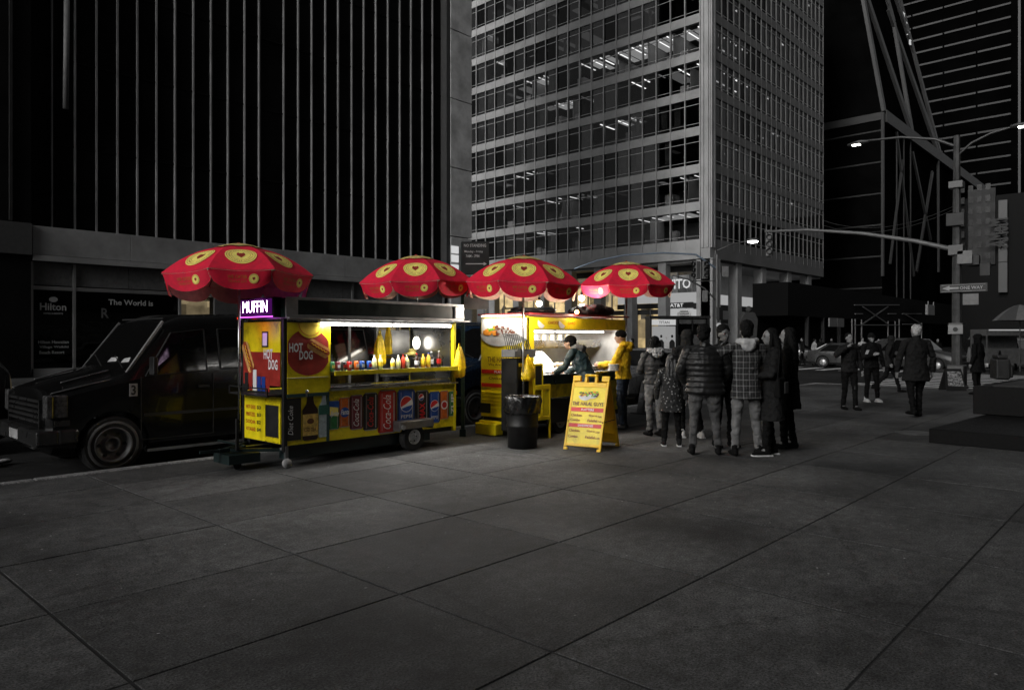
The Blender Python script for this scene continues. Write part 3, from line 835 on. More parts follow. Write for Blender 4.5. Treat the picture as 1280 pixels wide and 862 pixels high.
    for j, (r, z) in enumerate(((.02, .425), (.12, .415), (.2, .395), (.26, .372))):
        for q in range(n):
            b = 2 * PI * q / n; s_ = 1 + (.12 * abs(math.sin(b * 8)) if j == 3 else 0)
            vs.append((r * s_ * math.cos(b), r * s_ * math.sin(b), z - (.012 * abs(math.sin(b * 4)) if j == 3 else 0)))
    cap.add(vs, [(j * n + q, (j + 1) * n + q, (j + 1) * n + (q + 1) % n, j * n + (q + 1) % n) for j in range(3) for q in range(n)] + [tuple(range(n - 1, -1, -1))])
    L_(cap.build('vent_cap', M_('vent_yellow', (.62, .48, .16), .75, var=.45, scale=25), t, smooth=True))
    L_(MB().lathe([(.0, .41), (.03, .415), (.026, .43), (.012, .445), (0, .447)], (0, 0, 0), 12).build('finial', M_('finial_red', (.3, .01, .02), .4), t, smooth=True))
    MB().tube((0, 0, 0), (0, 0, pole_len - .05), .016).build('pole', steel, t, smooth=True)
    MB().tube((math.sin(tilt[1]) * 0, 0, pole_len - .08), (math.sin(tilt[1]) * .45, -math.sin(tilt[0]) * .45, pole_len + .38 * math.cos(tilt[1])), .014).build('pole_tip', steel, t)
    return t
def up(px, d): x, y = GP(px, d); return x, y
def face_cam(p, o=0): return math.atan2(-p[1], -p[0]) - R(22.5) + R(o)
u1 = up(299, 9.05); u2 = up(515, 11.5); u3 = up(648, 11.2); u4 = up(783, 13.5)
umbrella((u1[0], u1[1], 2.34), (R(2), R(-3)), face_cam(u1, 2), 1.9, 'red umbrella over the tow bar end of the hot dog cart')
umbrella((u2[0], u2[1] - .12, 2.46), (R(1), R(2)), face_cam(u2, -2), .4, 'red umbrella rising from the roof of the hot dog cart by the parking sign')
umbrella((u3[0], u3[1] - .1, 2.42), (R(-2), R(0)), face_cam(u3, 0), 2.38, 'red umbrella with a bare bulb under it, above the black trash barrel')
umbrella((u4[0], u4[1], 2.58), (R(-1), R(3)), face_cam(u4, 3), 2.55, 'red umbrella with a glowing cream underside above the yellow hooded man')

# ================================================================ WHEEL
def wheel(parent, c, r, w_, rimr, name='wheel', ring=False, axis='y', face=-1):
    wh = MB().lathe([(rimr * .98, -w_ / 2), (r * .93, -w_ / 2), (r, -w_ * .36), (r, w_ * .36), (r * .93, w_ / 2), (rimr * .98, w_ / 2)], (0, 0, 0), 32, axis, loop=True).build(name, rubber, parent, smooth=False, loc=c)
    ri = MB().lathe([(.001, -w_ * .12), (rimr * .3, -w_ * .14), (rimr * .33, -w_ * .3), (rimr * .42, -w_ * .3), (rimr * .5, -w_ * .12), (rimr * .8, -w_ * .18), (rimr * .9, -w_ * .5), (rimr, -w_ * .53), (rimr, .02), (.001, .02)], (0, 0, 0), 28, axis).build('rim', M_('rim_metal_dark', .14, .5, .3) if ring else M_('rim_metal', .6, .4, .5), wh, smooth=True)
    for k in range(6):
        a = 2 * PI * k / 6
        MB().lathe([(.001, -w_ * .2), (rimr * .1, -w_ * .195), (rimr * .1, -w_ * .1)], (rimr * .66 * math.cos(a), 0, rimr * .66 * math.sin(a)), 8, axis).build('rim_hole', cblack, wh)
    if ring:
        MB().lathe([(r * .74, -w_ * .525), (r * .83, -w_ * .53), (r * .83, -w_ * .5), (r * .74, -w_ * .5)], (0, 0, 0), 32, axis, loop=True).build('white_ring', M_('tyre_ring', .1, .7, var=.4, scale=10), wh, smooth=True)
    return wh

# ================================================================ HOT DOG CART
CX, CY = 4.66, 8.10
def fr(px, py):     # point on the cart's long front, local
    X, z = onY(px, py, CY); return X - CX, z
CL, CDp = 2.86, 1.04
hc = thing('hot_dog_cart', 'yellow hot dog cart with drink cans printed on its side and a purple lit sign', 'food cart', (CX, CY, 0))
FZ0, FZ1 = .27, .915
pnl = MB().box(0.03, CL, .0, .03, FZ0, FZ1).build('front_panel', yellow, hc, bevel=.006)
MB().box(0.03, CL, CDp - .03, CDp, FZ0, FZ1).build('rear_panel', yellow, hc)
MB().box(CL - .03, CL, .03, CDp - .03, FZ0, FZ1).build('end_panel', yellow, hc)
ep = MB().box(-.0, .03, .03, CDp - .03, FZ0 + .02, .86).build('end_panel', yellow, hc)
MB().box(.03, CL - .03, .03, CDp - .03, FZ0, .3).box(.03, CL - .03, .1, CDp - .03, .86, .9).build('floor_pan', dark, hc)
for x, y in ((0, 0), (CL - .04, 0), (0, CDp - .04), (CL - .04, CDp - .04)):
    MB().box(x - .008, x + .045, y - .008, y + .045, .2, 1.86).build('corner_post', yellow if x > 1 else M_('post_dark', .03, .4, .5), hc, bevel=.004)
MB().box(.62, .66, -.004, .03, .9, 1.84).build('post', yellow, hc)
# worktop edge, serving ledge
MB().box(.64, CL, -.06, .5, .915, .935).build('worktop', steel, hc)
MB().box(.66, CL - .05, -.09, .22, 1.15, 1.168).build('ledge_top', steel, hc, bevel=.003)
MB().box(.66, CL - .05, -.11, -.092, 1.115, 1.17).build('ledge_edge', yellow, hc)
MB().bar((.66, .02, 1.13), (CL, .02, 1.13), .02).bar((.66, .02, .99), (CL - .05, .06, .985), .012).build('rail', steel, hc)
MB().box(1.9, CL - .1, .55, .9, 1.335, 1.35).build('shelf', dark, hc)
MB().box(2.36, CL - .06, .4, 1.0, 1.28, 1.3).build('shelf', steel_d, hc)
MB().box(CL - .06, CL - .045, .05, 1.0, .93, 1.8).build('inner_wall', steel, hc)
MB().box(2.02, 2.06, .85, .89, .93, 1.8).box(1.62, 1.66, .98, 1.0, .93, 1.8).build('inner_post', steel_d, hc)
MB().box(2.2, CL - .1, .96, .99, 1.0, 1.72).build('back_wall', M_('back_steel', .3, .4, .8, var=.3), hc)
MB().box(.66, 2.0, .94, .97, .62, .93).box(.66, CL - .1, .6, .62, .6, .9).build('back_wall', dark, hc)
# roof: deep steel fascia with a dark green sunken panel
roofm = M_('roof_steel', .5, .35, .5, var=.3, scale=4)
grn = M_('roof_green', (.008, .022, .02), .35, var=.4)
MB().box(-.03, CL + .05, -.1, CDp + .05, 1.85, 2.09).build('roof', grn, hc, bevel=.01)
MB().box(-.04, CL + .06, -.13, -.102, 1.84, 1.885).box(-.04, CL + .06, -.125, -.102, 2.065, 2.1).box(-.045, .12, -.128, -.102, 1.885, 2.065).box(CL - .12, CL + .06, -.128, -.102, 1.885, 2.065).build('fascia_frame', roofm, hc, bevel=.004)
MB().box(-.04, CL + .06, -.2, -.13, 1.83, 1.85).box(CL - .3, CL + .06, -.26, -.13, 1.832, 1.852).build('drip_edge', roofm, hc)
MB().box(-.03, CL + .05, -.1, CDp + .05, 1.835, 1.849).build('ceiling', steel, hc)
tube_e = emit('tube_light', (1, .97, .92), 26)
for x0, x1 in ((.5, 1.62), (1.66, 2.72)):
    MB().box(x0 - .03, x1 + .03, -.07, -.01, 1.8, 1.834).build('lamp_housing', white, hc)
    t_ = MB().tube((x0, -.04, 1.775), (x1, -.04, 1.775), .019).build('tube_lamp', tube_e, hc, smooth=True)
    lamp('tube_area', 'AREA', ((x0 + x1) / 2, -.03, 1.75), 34, (1, .97, .93), x1 - x0, hc, .05, rot=(R(-22), 0, 0))
MB().ball((2.68, .7, 1.52), (.06, .06, .1), 12, 8).build('glowing_lamp', emit('cart_glow', (1, .93, .8), 8), hc, smooth=True)
# hot dog poster on the front
hd = MB(); px0, px1 = .04, .625
hd.mi = 0; hd.box(px0, px1, -.012, -.002, .905, 1.79)
hd.mi = 1
cxp, czp, rp = .335, 1.42, .30
poly = [(max(px0 + .005, min(px1 - .005, cxp + rp * 1.06 * math.cos(a))), czp + rp * .98 * math.sin(a)) for a in [2 * PI * k / 40 for k in range(40)]]
hd.prism(poly, (0, -.012, 0), U, V, .003)
hd.mi = 2
ring = [(max(px0 + .01, min(px1 - .01, .36 + .2 * math.cos(a))), 1.785 + .19 * math.sin(a)) for a in [PI + PI * k / 20 for k in range(21)]]
hd.prism(ring, (0, -.015, 0), U, V, .003)
hd.mi = 3
hd.prism([(.36 + .17 * math.cos(PI + PI * k / 20), 1.785 + .16 * math.sin(PI + PI * k / 20)) for k in range(21)] + [(.36 + .165 * math.cos(2 * PI - PI * k / 20), 1.785 + .155 * math.sin(2 * PI - PI * k / 20)) for k in range(21)], (0, -.018, 0), U, V, .002)
hd.mi = 4
hd.text('HOT', (.06, -.019, 1.42), U, V, .19, .115, .03); hd.text('DOG', (.2, -.019, 1.325), U, V, .19, .115, .03)
def hotdog(m, o, s, ang, i_bun, i_dog, i_mus, u=U, n=(0, -1, 0)):
    def cap_(L, Rr, sh):
        pts = [(L * math.cos(a) if abs(math.cos(a)) < 1 else 0, 0) for a in (0,)]
        p = []
        for k in range(10): a = -PI / 2 + PI * k / 9; p.append((L + Rr * math.cos(a), Rr * math.sin(a)))
        for k in range(10): a = PI / 2 + PI * k / 9; p.append((-L + Rr * math.cos(a), Rr * math.sin(a)))
        ca, sa = math.cos(ang), math.sin(ang)
        return [((x * ca - (y + sh) * sa) * s, (x * sa + (y + sh) * ca) * s) for x, y in p]
    o = Vector(o); n = Vector(n)
    for mi, L, Rr, sh, off in ((i_bun, .75, .3, -.12, .001), (i_bun, .75, .26, .2, .002), (i_dog, .92, .17, .08, .005)):
        m.mi = mi; m.prism(cap_(L, Rr, sh), o + n * off, u, V, .003)
    m.mi = i_mus
    ca, sa = math.cos(ang), math.sin(ang)
    pts = [(-.8 + .1 * k, .08 + .07 * math.sin(k * 2.1)) for k in range(17)]
    pts = [Vector(o) + Vector(u) * ((x * ca - y * sa) * s) + Vector(V) * ((x * sa + y * ca) * s) + n * .01 for x, y in pts]
    for a, b in zip(pts, pts[1:]): m.bar(a, b, .035 * s * 1.2, .003, up=tuple(n))
hotdog(hd, (.475, -.016, 1.46), .16, R(-28), 5, 6, 2)
bun = M_('bun_print', (.62, .33, .1), .5, var=.4, scale=14); dogm = M_('sausage_print', (.3, .04, .015), .4)
mats_p = [yellow, M_('poster_maroon', (.3, .018, .01), .5, var=.3, scale=7), M_('mustard_print', (.85, .6, .02), .5), red, white, bun, dogm]
hd.build('hot_dog_poster', mats_p, hc)
MB().box(.04, .625, -.02, -.012, 1.1, 1.105).build('poster_strip', white, hc)
# end face (towards -X) poster
ed = MB(); ed.mi = 0; ed.box(-.012, -.002, .06, CDp - .05, 1.0, 1.8)
ed.mi = 1; ed.box(-.016, -.012, .06, CDp - .05, 1.0, 1.42)
ed.prism([(.03 * math.cos(a), .03 * math.sin(a)) for a in (0, 1, 2)], (-.02, .2, 1.2), (0, -1, 0), V, .001)
ed.mi = 4
UE = (0, -1, 0)
ed.text('HOT', (-.018, .46, 1.33), UE, V, .22, .13, .03); ed.text('DOG', (-.018, .34, 1.2), UE, V, .22, .13, .03)
hotdog(ed, (-.018, .86, 1.35), .2, R(-60), 5, 6, 2, u=UE, n=(-1, 0, 0))
ed.mi = 7; ed.box(-.02, -.017, .35, .5, 1.48, 1.68)
ed.mi = 4; ed.box(-.022, -.02, .37, .48, 1.5, 1.66)
for k, (cc, hh) in enumerate(((7, .3), (1, .27), (4, .36), (8, .25), (8, .25), (1, .22))):
    ed.mi = cc; y_ = .95 - k * .11; ed.box(-.02, -.017, y_ - .09, y_, .92, .92 + hh * .75)
ed.build('end_poster', mats_p + [cblack, M_('can_blue', (.01, .05, .3), .4)], hc)
# open bottle rack on the end face, dark frame
MB().box(-.2, .0, .04, CDp - .04, .88, .9).bar((-.2, .04, .98), (-.2, CDp - .04, .98), .015).bar((-.2, .04, .88), (-.2, .04, .98), .015).bar((-.2, CDp - .04, .88), (-.2, CDp - .04, .98), .015).build('bottle_shelf', dark, hc)
# menu print and dark opening on lower end face
mn = MB(); mn.mi = 0
for k, (a, b) in enumerate((('HOT DOG', '$3'), ('PRETZEL', '$3'), ('SODA', '$2'), ('HOT SAUSAGE', '$4'))):
    mn.mi = 0; mn.text(a, (-.004, .94, .68 - k * .095), UE, V, .24, .05, .02)
    mn.mi = 1; mn.text(b, (-.004, .66, .68 - k * .095), UE, V, .1, .05, .02)
mn.build('menu_print', [M_('orange_print', (.5, .09, .01), .5), cblack], hc)
MB().box(-.012, -.001, .09, .42, .36, .76).build('hatch_opening', cblack, hc)
MB().box(-.02, -.0, .05, .09, .3, .84).box(-.02, 0, .42, .46, .3, .84).box(-.02, 0, .09, .42, .76, .8).box(-.02, 0, .09, .42, .31, .35).build('hatch_frame', yellow, hc)
# muffin sign
sg = MB().box(-.13, .0, .02, CDp * .82, 1.85, 2.1).build('sign_box', M_('sign_black', .01, .3), hc, bevel=.01)
pe = emit('purple_led', (.72, .12, 1.0), 3.0); we = emit('white_led', (1, .72, 1), 9)
MB().text('MUFFIN', (-.136, .775, 1.915), UE, V, .62, .145, .0).build('lettering', we, sg)
MB().box(-.134, -.131, .03, .845, 1.853, 1.868).build('glow_strip', pe, sg)
MB().box(-.133, -.131, .05, .83, 1.885, 2.08).build('led_face', emit('led_face', (.35, .03, .55), .22), sg)
MB().ball((-.14, .88, 1.85), .018).build('red_marker', emit('red_marker', (1, .03, .01), 3), sg)
lamp('sign_glow', 'AREA', (-.17, .43, 1.95), .8, (.75, .1, 1), .75, hc, .2, rot=(0, R(-90), 0))
# printed cans on the front
SH = {'d': 0, 'l': 0}
def can_print(x0p, x1p, yt, yb, base, extras=None, lid=.5, name='can_print'):
    x0, _ = fr(x0p, 500); x1, _ = fr(x1p, 500)
    zt = fr((x0p + x1p) / 2, yt)[1]; zb = fr((x0p + x1p) / 2, yb)[1]
    zt = min(zt, FZ1 - .015); zb = max(zb, FZ0 + .01)
    m = MB(); w_ = x1 - x0; c = w_ * .13; h = zt - zb
    m.mi = 0; m.prism([(0, c * .7), (c, 0), (w_ - c, 0), (w_, c * .7), (w_, h - c), (w_ - c, h), (c, h), (0, h - c)], (x0, -.0, zb), U, V, .004)
    m.mi = 1; m.prism([(c, h - c * .35), (w_ - c, h - c * .35), (w_ - c, h), (c, h)], (x0, -.005, zb), U, V, .002)
    m.prism([(w_ * .82, c), (w_ * .88, c), (w_ * .88, h - c), (w_ * .82, h - c)], (x0, -.0045, zb), U, V, .001)
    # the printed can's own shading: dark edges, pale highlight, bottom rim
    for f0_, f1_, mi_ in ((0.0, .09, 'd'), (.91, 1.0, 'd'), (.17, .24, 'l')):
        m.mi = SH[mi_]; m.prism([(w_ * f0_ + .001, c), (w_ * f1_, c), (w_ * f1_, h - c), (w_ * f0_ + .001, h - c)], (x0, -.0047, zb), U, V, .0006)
    m.mi = 1; m.prism([(c, 0), (w_ - c, 0), (w_ - c * .6, c * .4), (c * .6, c * .4)], (x0, -.005, zb), U, V, .002)
    if extras: extras(m, x0, zb, w_, h)
    return m
lidm = M_('lid_print', .3, .4); redb = M_('can_red', (.5, .02, .015), .4, var=.25, scale=14)
bluec = M_('can_blue2', (.012, .07, .32), .4, var=.3, scale=14); blk = M_('can_black', .012, .4)
org = M_('can_orange', (.6, .13, .01), .4, var=.35, scale=14); grnc = M_('can_green', (.03, .2, .06), .4, var=.4, scale=14)
redm2 = M_('pepsi_red', (.55, .02, .02), .4); brn = M_('bottle_brown', (.025, .009, .004), .35); lab = M_('label_cream', (.62, .42, .1), .5, var=.5, scale=20)
clearb = M_('bottle_clear', (.42, .5, .52), .25, var=.3, scale=16); mar = M_('can_maroon', (.16, .02, .03), .4, var=.3, scale=14)
Pv = (-1, 0, 0)
def cola(col_i, s='Coca-Cola'):
    def f(m, x0, zb, w_, h):
        m.mi = col_i
        m.text(s, (x0 + w_ * .68, -.0075, zb + h * .1), (0, 0, 1), (-1, 0, 0), h * .78, w_ * .42, .0, .35)
    return f
def globe(cx_, cz_, r, m, i_w, i_r, i_b):
    m.mi = i_w; m.prism(circ(r, 24, cx_, cz_), (0, -.0085, 0), U, V, .0015)
    m.mi = i_r; m.prism([(cx_ + r * .92 * math.cos(a), cz_ + r * .92 * math.sin(a)) for a in [R(35) + R(165) * k / 12 for k in range(13)]] + [(cx_ - r * .1, cz_ + r * .02)], (0, -.0105, 0), U, V, .0015)
    m.mi = i_b; m.prism([(cx_ + r * .92 * math.cos(a), cz_ + r * .92 * math.sin(a)) for a in [R(215) + R(135) * k / 12 for k in range(13)]] + [(cx_ + r * .05, cz_ - r * .3)], (0, -.0105, 0), U, V, .0015)
def pepsi(word='PEPSI', k_=.36):
    def f(m, x0, zb, w_, h):
        globe(x0 + w_ * .5, zb + h * .55, w_ * k_, m, 2, 3, 4)
        m.mi = 2; m.text(word, (x0 + w_ * .2, -.0075, zb + h * .13), U, V, w_ * .6, h * .1, .01)
    return f
def side_word(s, i1, g=True):
    def f(m, x0, zb, w_, h):
        if g: globe(x0 + w_ * .42, zb + h * .78, w_ * .2, m, 2, 3, 4)
        m.mi = i1; m.text(s, (x0 + w_ * .72, -.0075, zb + h * .1), (0, 0, 1), (-1, 0, 0), h * (.5 if g else .8), w_ * .42, .03)
    return f
def sprite(m, x0, zb, w_, h):
    m.mi = 4; m.prism([(0, h * .42), (w_, h * .72), (w_, h * .98), (0, h * .98)], (x0, -.0055, zb), U, V, .0015)
    m.mi = 3; m.prism([(w_ * .1, h * .5), (w_ * .9, h * .45), (w_ * .9, h * .75), (w_ * .1, h * .8)], (x0, -.0075, zb), U, V, .0015)
    m.mi = 2; m.text('Sprite', (x0 + w_ * .1, -.0095, zb + h * .42), U, (.2, 0, 1), w_ * .8, h * .22, .03, .2)
def fanta(m, x0, zb, w_, h):
    m.mi = 4; m.prism(circ(w_ * .4, 20, x0 + w_ * .5, zb + h * .5, h * .17), (0, -.0065, 0), U, V, .0015)
    m.mi = 2; m.text('Fanta', (x0 + w_ * .14, -.0085, zb + h * .42), U, (.1, 0, 1), w_ * .74, h * .18, .03, .1)
def roundel(m, x0, zb, w_, h):
    m.mi = 2; m.prism(circ(w_ * .38, 20, x0 + w_ * .5, zb + h * .5), (0, -.0065, 0), U, V, .0015)
    m.mi = 3; m.prism(circ(w_ * .26, 20, x0 + w_ * .5, zb + h * .5), (0, -.0085, 0), U, V, .0015)
SET = [  # columns of the photograph between which each printed can stands
    (411, 423, 501, 536, grnc, sprite, [uyel, bluec]),
    (424, 437, 497, 533, org, fanta, [uyel, bluec]),
    (437.5, 453, 494, 536, mar, cola(2), []),
    (454.5, 471.5, 491, 537, blk, cola(3), [redm2]),
    (473, 495, 487.5, 541, redb, cola(2), []),
    (497, 518, 486.5, 527, bluec, pepsi(), [redm2, bluec]),
    (519.5, 535, 488, 526, blk, side_word('MAX', 3), [redm2, bluec]),
    (536.5, 549, 489.5, 528, bluec, pepsi('PEPSI', .4), [redm2, bluec]),
    (550, 560, 488.5, 523, org, roundel, [redm2]),
    (561, 569.5, 489, 519, grnc, side_word('7UP', 2, False), []),
]
for a, b, yt, yb, base, ex, extra in SET:
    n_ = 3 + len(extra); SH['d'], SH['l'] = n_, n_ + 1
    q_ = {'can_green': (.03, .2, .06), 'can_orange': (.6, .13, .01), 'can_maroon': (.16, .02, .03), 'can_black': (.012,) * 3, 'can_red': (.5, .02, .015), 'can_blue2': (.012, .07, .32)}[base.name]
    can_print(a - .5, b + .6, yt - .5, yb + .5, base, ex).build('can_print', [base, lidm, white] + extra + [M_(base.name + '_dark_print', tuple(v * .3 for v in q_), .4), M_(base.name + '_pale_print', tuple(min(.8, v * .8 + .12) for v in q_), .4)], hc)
# bottles at the cart end
x0, _ = fr(358, 500); x1, _ = fr(376, 500)
MB().box(x0, x1, -.008, -.001, .33, .85).build('cooler_window', cblack, hc)
mm = MB(); mm.mi = 0; mm.box(.07, .13, -.010, -.008, .86, .87); mm.mi = 1
mm.text('Diet Coke', (.12, -.0105, .4), (0, 0, 1), (-1, 0, 0), .36, .07, .0, .3); mm.build('side_lettering', [white, white], hc)
def bottle_poly(w_, h, neck=.3): return [(0, .02), (w_ * .1, 0), (w_ * .9, 0), (w_, .02), (w_, h * .68), (w_ * (.5 + neck * .6), h * .82), (w_ * (.5 + neck / 2), h * .9), (w_ * (.5 + neck / 2), h), (w_ * (.5 - neck / 2), h), (w_ * (.5 - neck / 2), h * .9), (w_ * (.5 - neck * .6), h * .82), (0, h * .68)]
xa, xb = fr(378, 500)[0], fr(397, 500)[0]
bm_ = MB(); bm_.mi = 0; bm_.prism(bottle_poly(xb - xa, .56, .42), (xa, -.001, .31), U, V, .006)
bm_.mi = 1; bm_.prism([(0, 0), (xb - xa, 0), (xb - xa, .27), (0, .27)], (xa, -.008, .37), U, V, .002)
bm_.mi = 2; bm_.prism(circ(.05, 16, xa + (xb - xa) * .5, .55, .035), (0, -.011, 0), U, V, .002); bm_.text('ICED TEA', (xa + .015, -.011, .42), U, V, (xb - xa) * .8, .05, .02)
bm_.mi = 3; bm_.box(xa + (xb - xa) * .3, xa + (xb - xa) * .7, -.01, -.001, .86, .89)
bm_.build('bottle_print', [brn, lab, M_('label_dark', (.12, .04, .01), .5), white], hc)
xa, xb = fr(398, 500)[0], fr(411, 500)[0]
bm_ = MB(); bm_.mi = 0; bm_.prism(bottle_poly(xb - xa, .56, .34), (xa, -.001, .33), U, V, .006)
bm_.mi = 1; bm_.box(xa + .003, xb - .003, -.011, -.007, .62, .74); bm_.build('bottle_print', [clearb, M_('label_green', (.02, .12, .09), .5)], hc)
MB().box(.6, .64, -.01, -.001, FZ0, .9).build('trim_strip', M_('trim_teal', (.02, .06, .06), .5), hc)
MB().box(0.03, .63, -.014, -.001, .86, .905).build('hinge_rail', M_('trim_teal', (.02, .06, .06)), hc)
# chassis, fender, wheels, hitch
MB().box(.03, CL, .05, .1, .2, .268).box(.03, CL, .9, .95, .2, .268).box(-.35, .1, .45, .55, .2, .25).build('chassis', dark, hc)
wx = fr(512, 550)[0]
MB().bar((wx, .12, .19), (wx, .95, .19), .04).build('axle', dark, hc)
wheel(hc, (wx + .02, -.02, .195), .195, .13, .105)
wheel(hc, (wx - .52, .3, .195), .195, .13, .105)
wheel(hc, (wx + .02, .95, .195), .195, .13, .105)
fx0, fx1 = fr(491, 530)[0], fr(533, 530)[0]
MB().box(fx0, fx1, -.16, .04, .425, .44).box(fx0, fx1, -.165, -.15, .33, .435).box(fx0, fx0 + .02, -.15, .04, .3, .43).box(fx1 - .015, fx1, -.15, .04, .3, .43).build('fender', steel_d, hc, bevel=.003)
MB().lathe([(.001, -.01), (.035, -.01), (.035, .01), (.001, .01)], (fx0 + .05, -.17, .36), 14, 'y').build('side_lamp', M_('lamp_lens', .3, .2), hc)
cw_ = MB().bar((.03, -.0, .27), (.03, -.0, .1), .04).build('caster_fork', steel_d, hc)
MB().lathe([(.001, -.025), (.055, -.025), (.06, 0), (.055, .025), (.001, .025)], (.03, -.02, .062), 18, 'y').build('caster_wheel', M_('caster_grey', .3, .6), hc, smooth=True)
tb = MB().bar((0, .5, .22), (-.62, .42, .24), .05).bar((0, .1, .22), (-.5, .38, .24), .04).bar((0, .95, .22), (-.5, .5, .24), .04).bar((-.62, .42, .24), (-.85, .42, .25), .035)
tb.box(-.6, -.2, .2, .6, .09, .2).bar((-.4, .2, .3), (-.4, .9, .3), .02).build('tow_bar', M_('towbar_dark', (.02, .035, .035), .4, .5), hc)
MB().bar((-.45, .3, .24), (-.45, .3, .62), .03).build('jack', dark, hc)
MB().lathe([(.001, -.015), (.05, -.015), (.05, .015), (.001, .015)], (-.45, .3, .06), 14, 'y').build('jack_wheel', rubber, hc)
MB().box(.05, 2.4, .06, .2, .1, .2).build('skid', M_('skid_teal', (.008, .02, .022), .5), hc)
MB().bar((.3, -.02, .92), (.3, -.02, .86), .02).ball((.3, -.03, .93), .02).build('latch', steel, hc)
# ---- goods on the ledge and shelf
def gcan(x, y, z, col, label, stripe=None):
    o = thing('soda_can', label, 'drink can', (CX + x, CY + y, z), 0, 'soda cans lined up on the hot dog cart ledge')
    MB().lathe([(.026, 0), (.033, .008), (.033, .108), (.027, .12), (.001, .12)], (0, 0, 0), 14).build('body', col, o, smooth=True)
    MB().lathe([(.025, .121), (.027, .123), (.001, .122)], (0, 0, 0), 14).build('lid', steel, o)
    MB().box(-.02, .02, -.036, -.03, .04, .08).build('badge', stripe or white, o)
LZ = 1.168
for px, c_, s_, lb in ((415, grnc, uyel, 'green and yellow soda can at the poster end of the ledge'), (426, mar, white, 'maroon soda can behind the ledge next to the red can'), (429.5, blk, redm2, 'black soda can with a red badge next to the red can'), (436.5, redb, white, 'bright red soda can between the black and the orange cans'),
                    (445.5, org, white, 'orange soda can between the red and the blue cans'), (452.5, bluec, white, 'blue soda can beside the orange can'), (461.5, bluec, redm2, 'blue soda can with a red badge beside the white bottles')):
    gcan(fr(px, 450)[0], .0 if px != 426 else .07, LZ, c_, lb, s_)
def gbottle(x, y, z, col, cap_c, h, label, lab_c=None, r=.033, nm='drink_bottle', grp='bottles standing in the hot dog cart'):
    o = thing(nm, label, 'bottle', (CX + x, CY + y, z), 0, grp)
    MB().lathe([(r * .9, 0), (r, .01), (r, h * .6), (r * .75, h * .72), (r * .36, h * .84), (r * .34, h * .92), (.001, h * .92)], (0, 0, 0), 14).build('body', col, o, smooth=True)
    MB().lathe([(r * .4, h * .92), (r * .42, h), (.001, h)], (0, 0, 0), 12).build('cap', cap_c, o)
    if lab_c: MB().lathe([(r + .001, h * .2), (r + .002, h * .22), (r + .002, h * .48), (r + .001, h * .5)], (0, 0, 0), 14).build('label', lab_c, o)
cream = M_('sauce_cream', (.75, .72, .5), .4); mus = M_('mustard', (.85, .62, .03), .4); ket = M_('ketchup', (.6, .05, .02), .4); oj = M_('orange_juice', (.9, .42, .03), .4); pale = M_('pale_lemon', (.8, .8, .3), .35)
for px, c_, k_, h, lb, lc in ((469, cream, white, .2, 'cream sauce bottle beside the blue cans', pale), (476.5, pale, white, .2, 'pale lemon drink bottle beside the cream sauce bottle', mus),
                              (492, cream, brn, .17, 'cream bottle with a dark brown cap', mus), (499, cream, white, .19, 'cream bottle between the brown capped bottle and the ketchup', pale),
                              (505, ket, redb, .2, 'orange red ketchup bottle', None), (509.5, pale, white, .19, 'yellowish sauce bottle beside the ketchup', cream),
                              (522, brn, redb, .21, 'dark cola bottle with a white label', white), (530, oj, mus, .2, 'orange juice bottle with a yellow cap', mus),
                              (536.5, oj, bluec, .21, 'orange juice bottle with a blue cap', mus), (542.5, blk, white, .23, 'black cola bottle with a pale label and white cap', white),
                              (552, brn, white, .24, 'cola bottle with a bright red label near the yellow post', redb)):
    gbottle(fr(px, 450)[0], .02 if px < 540 else .06, LZ, c_, k_, h, lb, lc)
o = thing('tissue_bundle', 'crumpled yellow napkins on the bottle shelf under the lamp', 'napkins', (CX + 2.55, CY + .62, 1.3), 0)
m = MB()
for k in range(9): m.ball((random.uniform(-.14, .14), random.uniform(-.08, .08), .03 + random.uniform(0, .08)), (.07, .05, .03), 8, 5)
m.build('napkin', M_('napkin_yellow', (.85, .7, .2), .8), o, smooth=True)

bag_m = M_('yellow_bag', (.88, .6, .01), .35, var=.35, scale=14, bump=.5, bscale=22, trans=.25)
def bag(loc, sx, sz, label, seed=1, parent=None, sy=.07, grp='yellow plastic bags'):
    rn = random.Random(seed)
    o = thing('plastic_bag', label, 'plastic bag', loc, 0, grp)
    n = 22; prof = [(.45, 0), (.85, .03), (1, .14), (1.0, .3), (.92, .48), (.8, .62), (.68, .74), (.52, .85), (.4, .93), (.25, 1)]
    ph = [rn.uniform(0, 6) for _ in range(4)]
    m = MB(); vs = []
    for i, (r, z) in enumerate(prof):
        for k in range(n):
            a = 2 * PI * k / n
            rr = r * (1 + .2 * math.sin(4 * a + ph[0] + i * .35) + .11 * math.sin(9 * a + ph[1] - i) + .05 * math.sin(13 * a + ph[2] + i * 2))
            vs.append((sx / 2 * rr * math.cos(a), sy * rr * math.sin(a), z * sz + .01 * math.sin(3 * a + ph[3])))
    N = len(prof)
    m.add(vs, [(i * n + k, i * n + (k + 1) % n, (i + 1) * n + (k + 1) % n, (i + 1) * n + k) for i in range(N - 1) for k in range(n)] + [tuple(range(n - 1, -1, -1)), tuple((N - 1) * n + k for k in range(n))])
    m.build('sack', bag_m, o, smooth=True)
    MB().bar((-.02, 0, sz * .98), (0, 0, sz * 1.12), .015).bar((.02, 0, sz * .98), (0, 0, sz * 1.12), .015).build('handle', bag_m, o)
    return o
x_, z_ = fr(575, 482)
bag((CX + CL + .06, CY - .02, 1.0), .2, .46, 'yellow plastic bag hung outside on the corner post of the hot dog cart', 3)
bag((CX + 1.9, CY + .6, 1.2), .17, .46, 'yellow plastic bags bunched inside the hot dog cart behind the ketchup', 5)
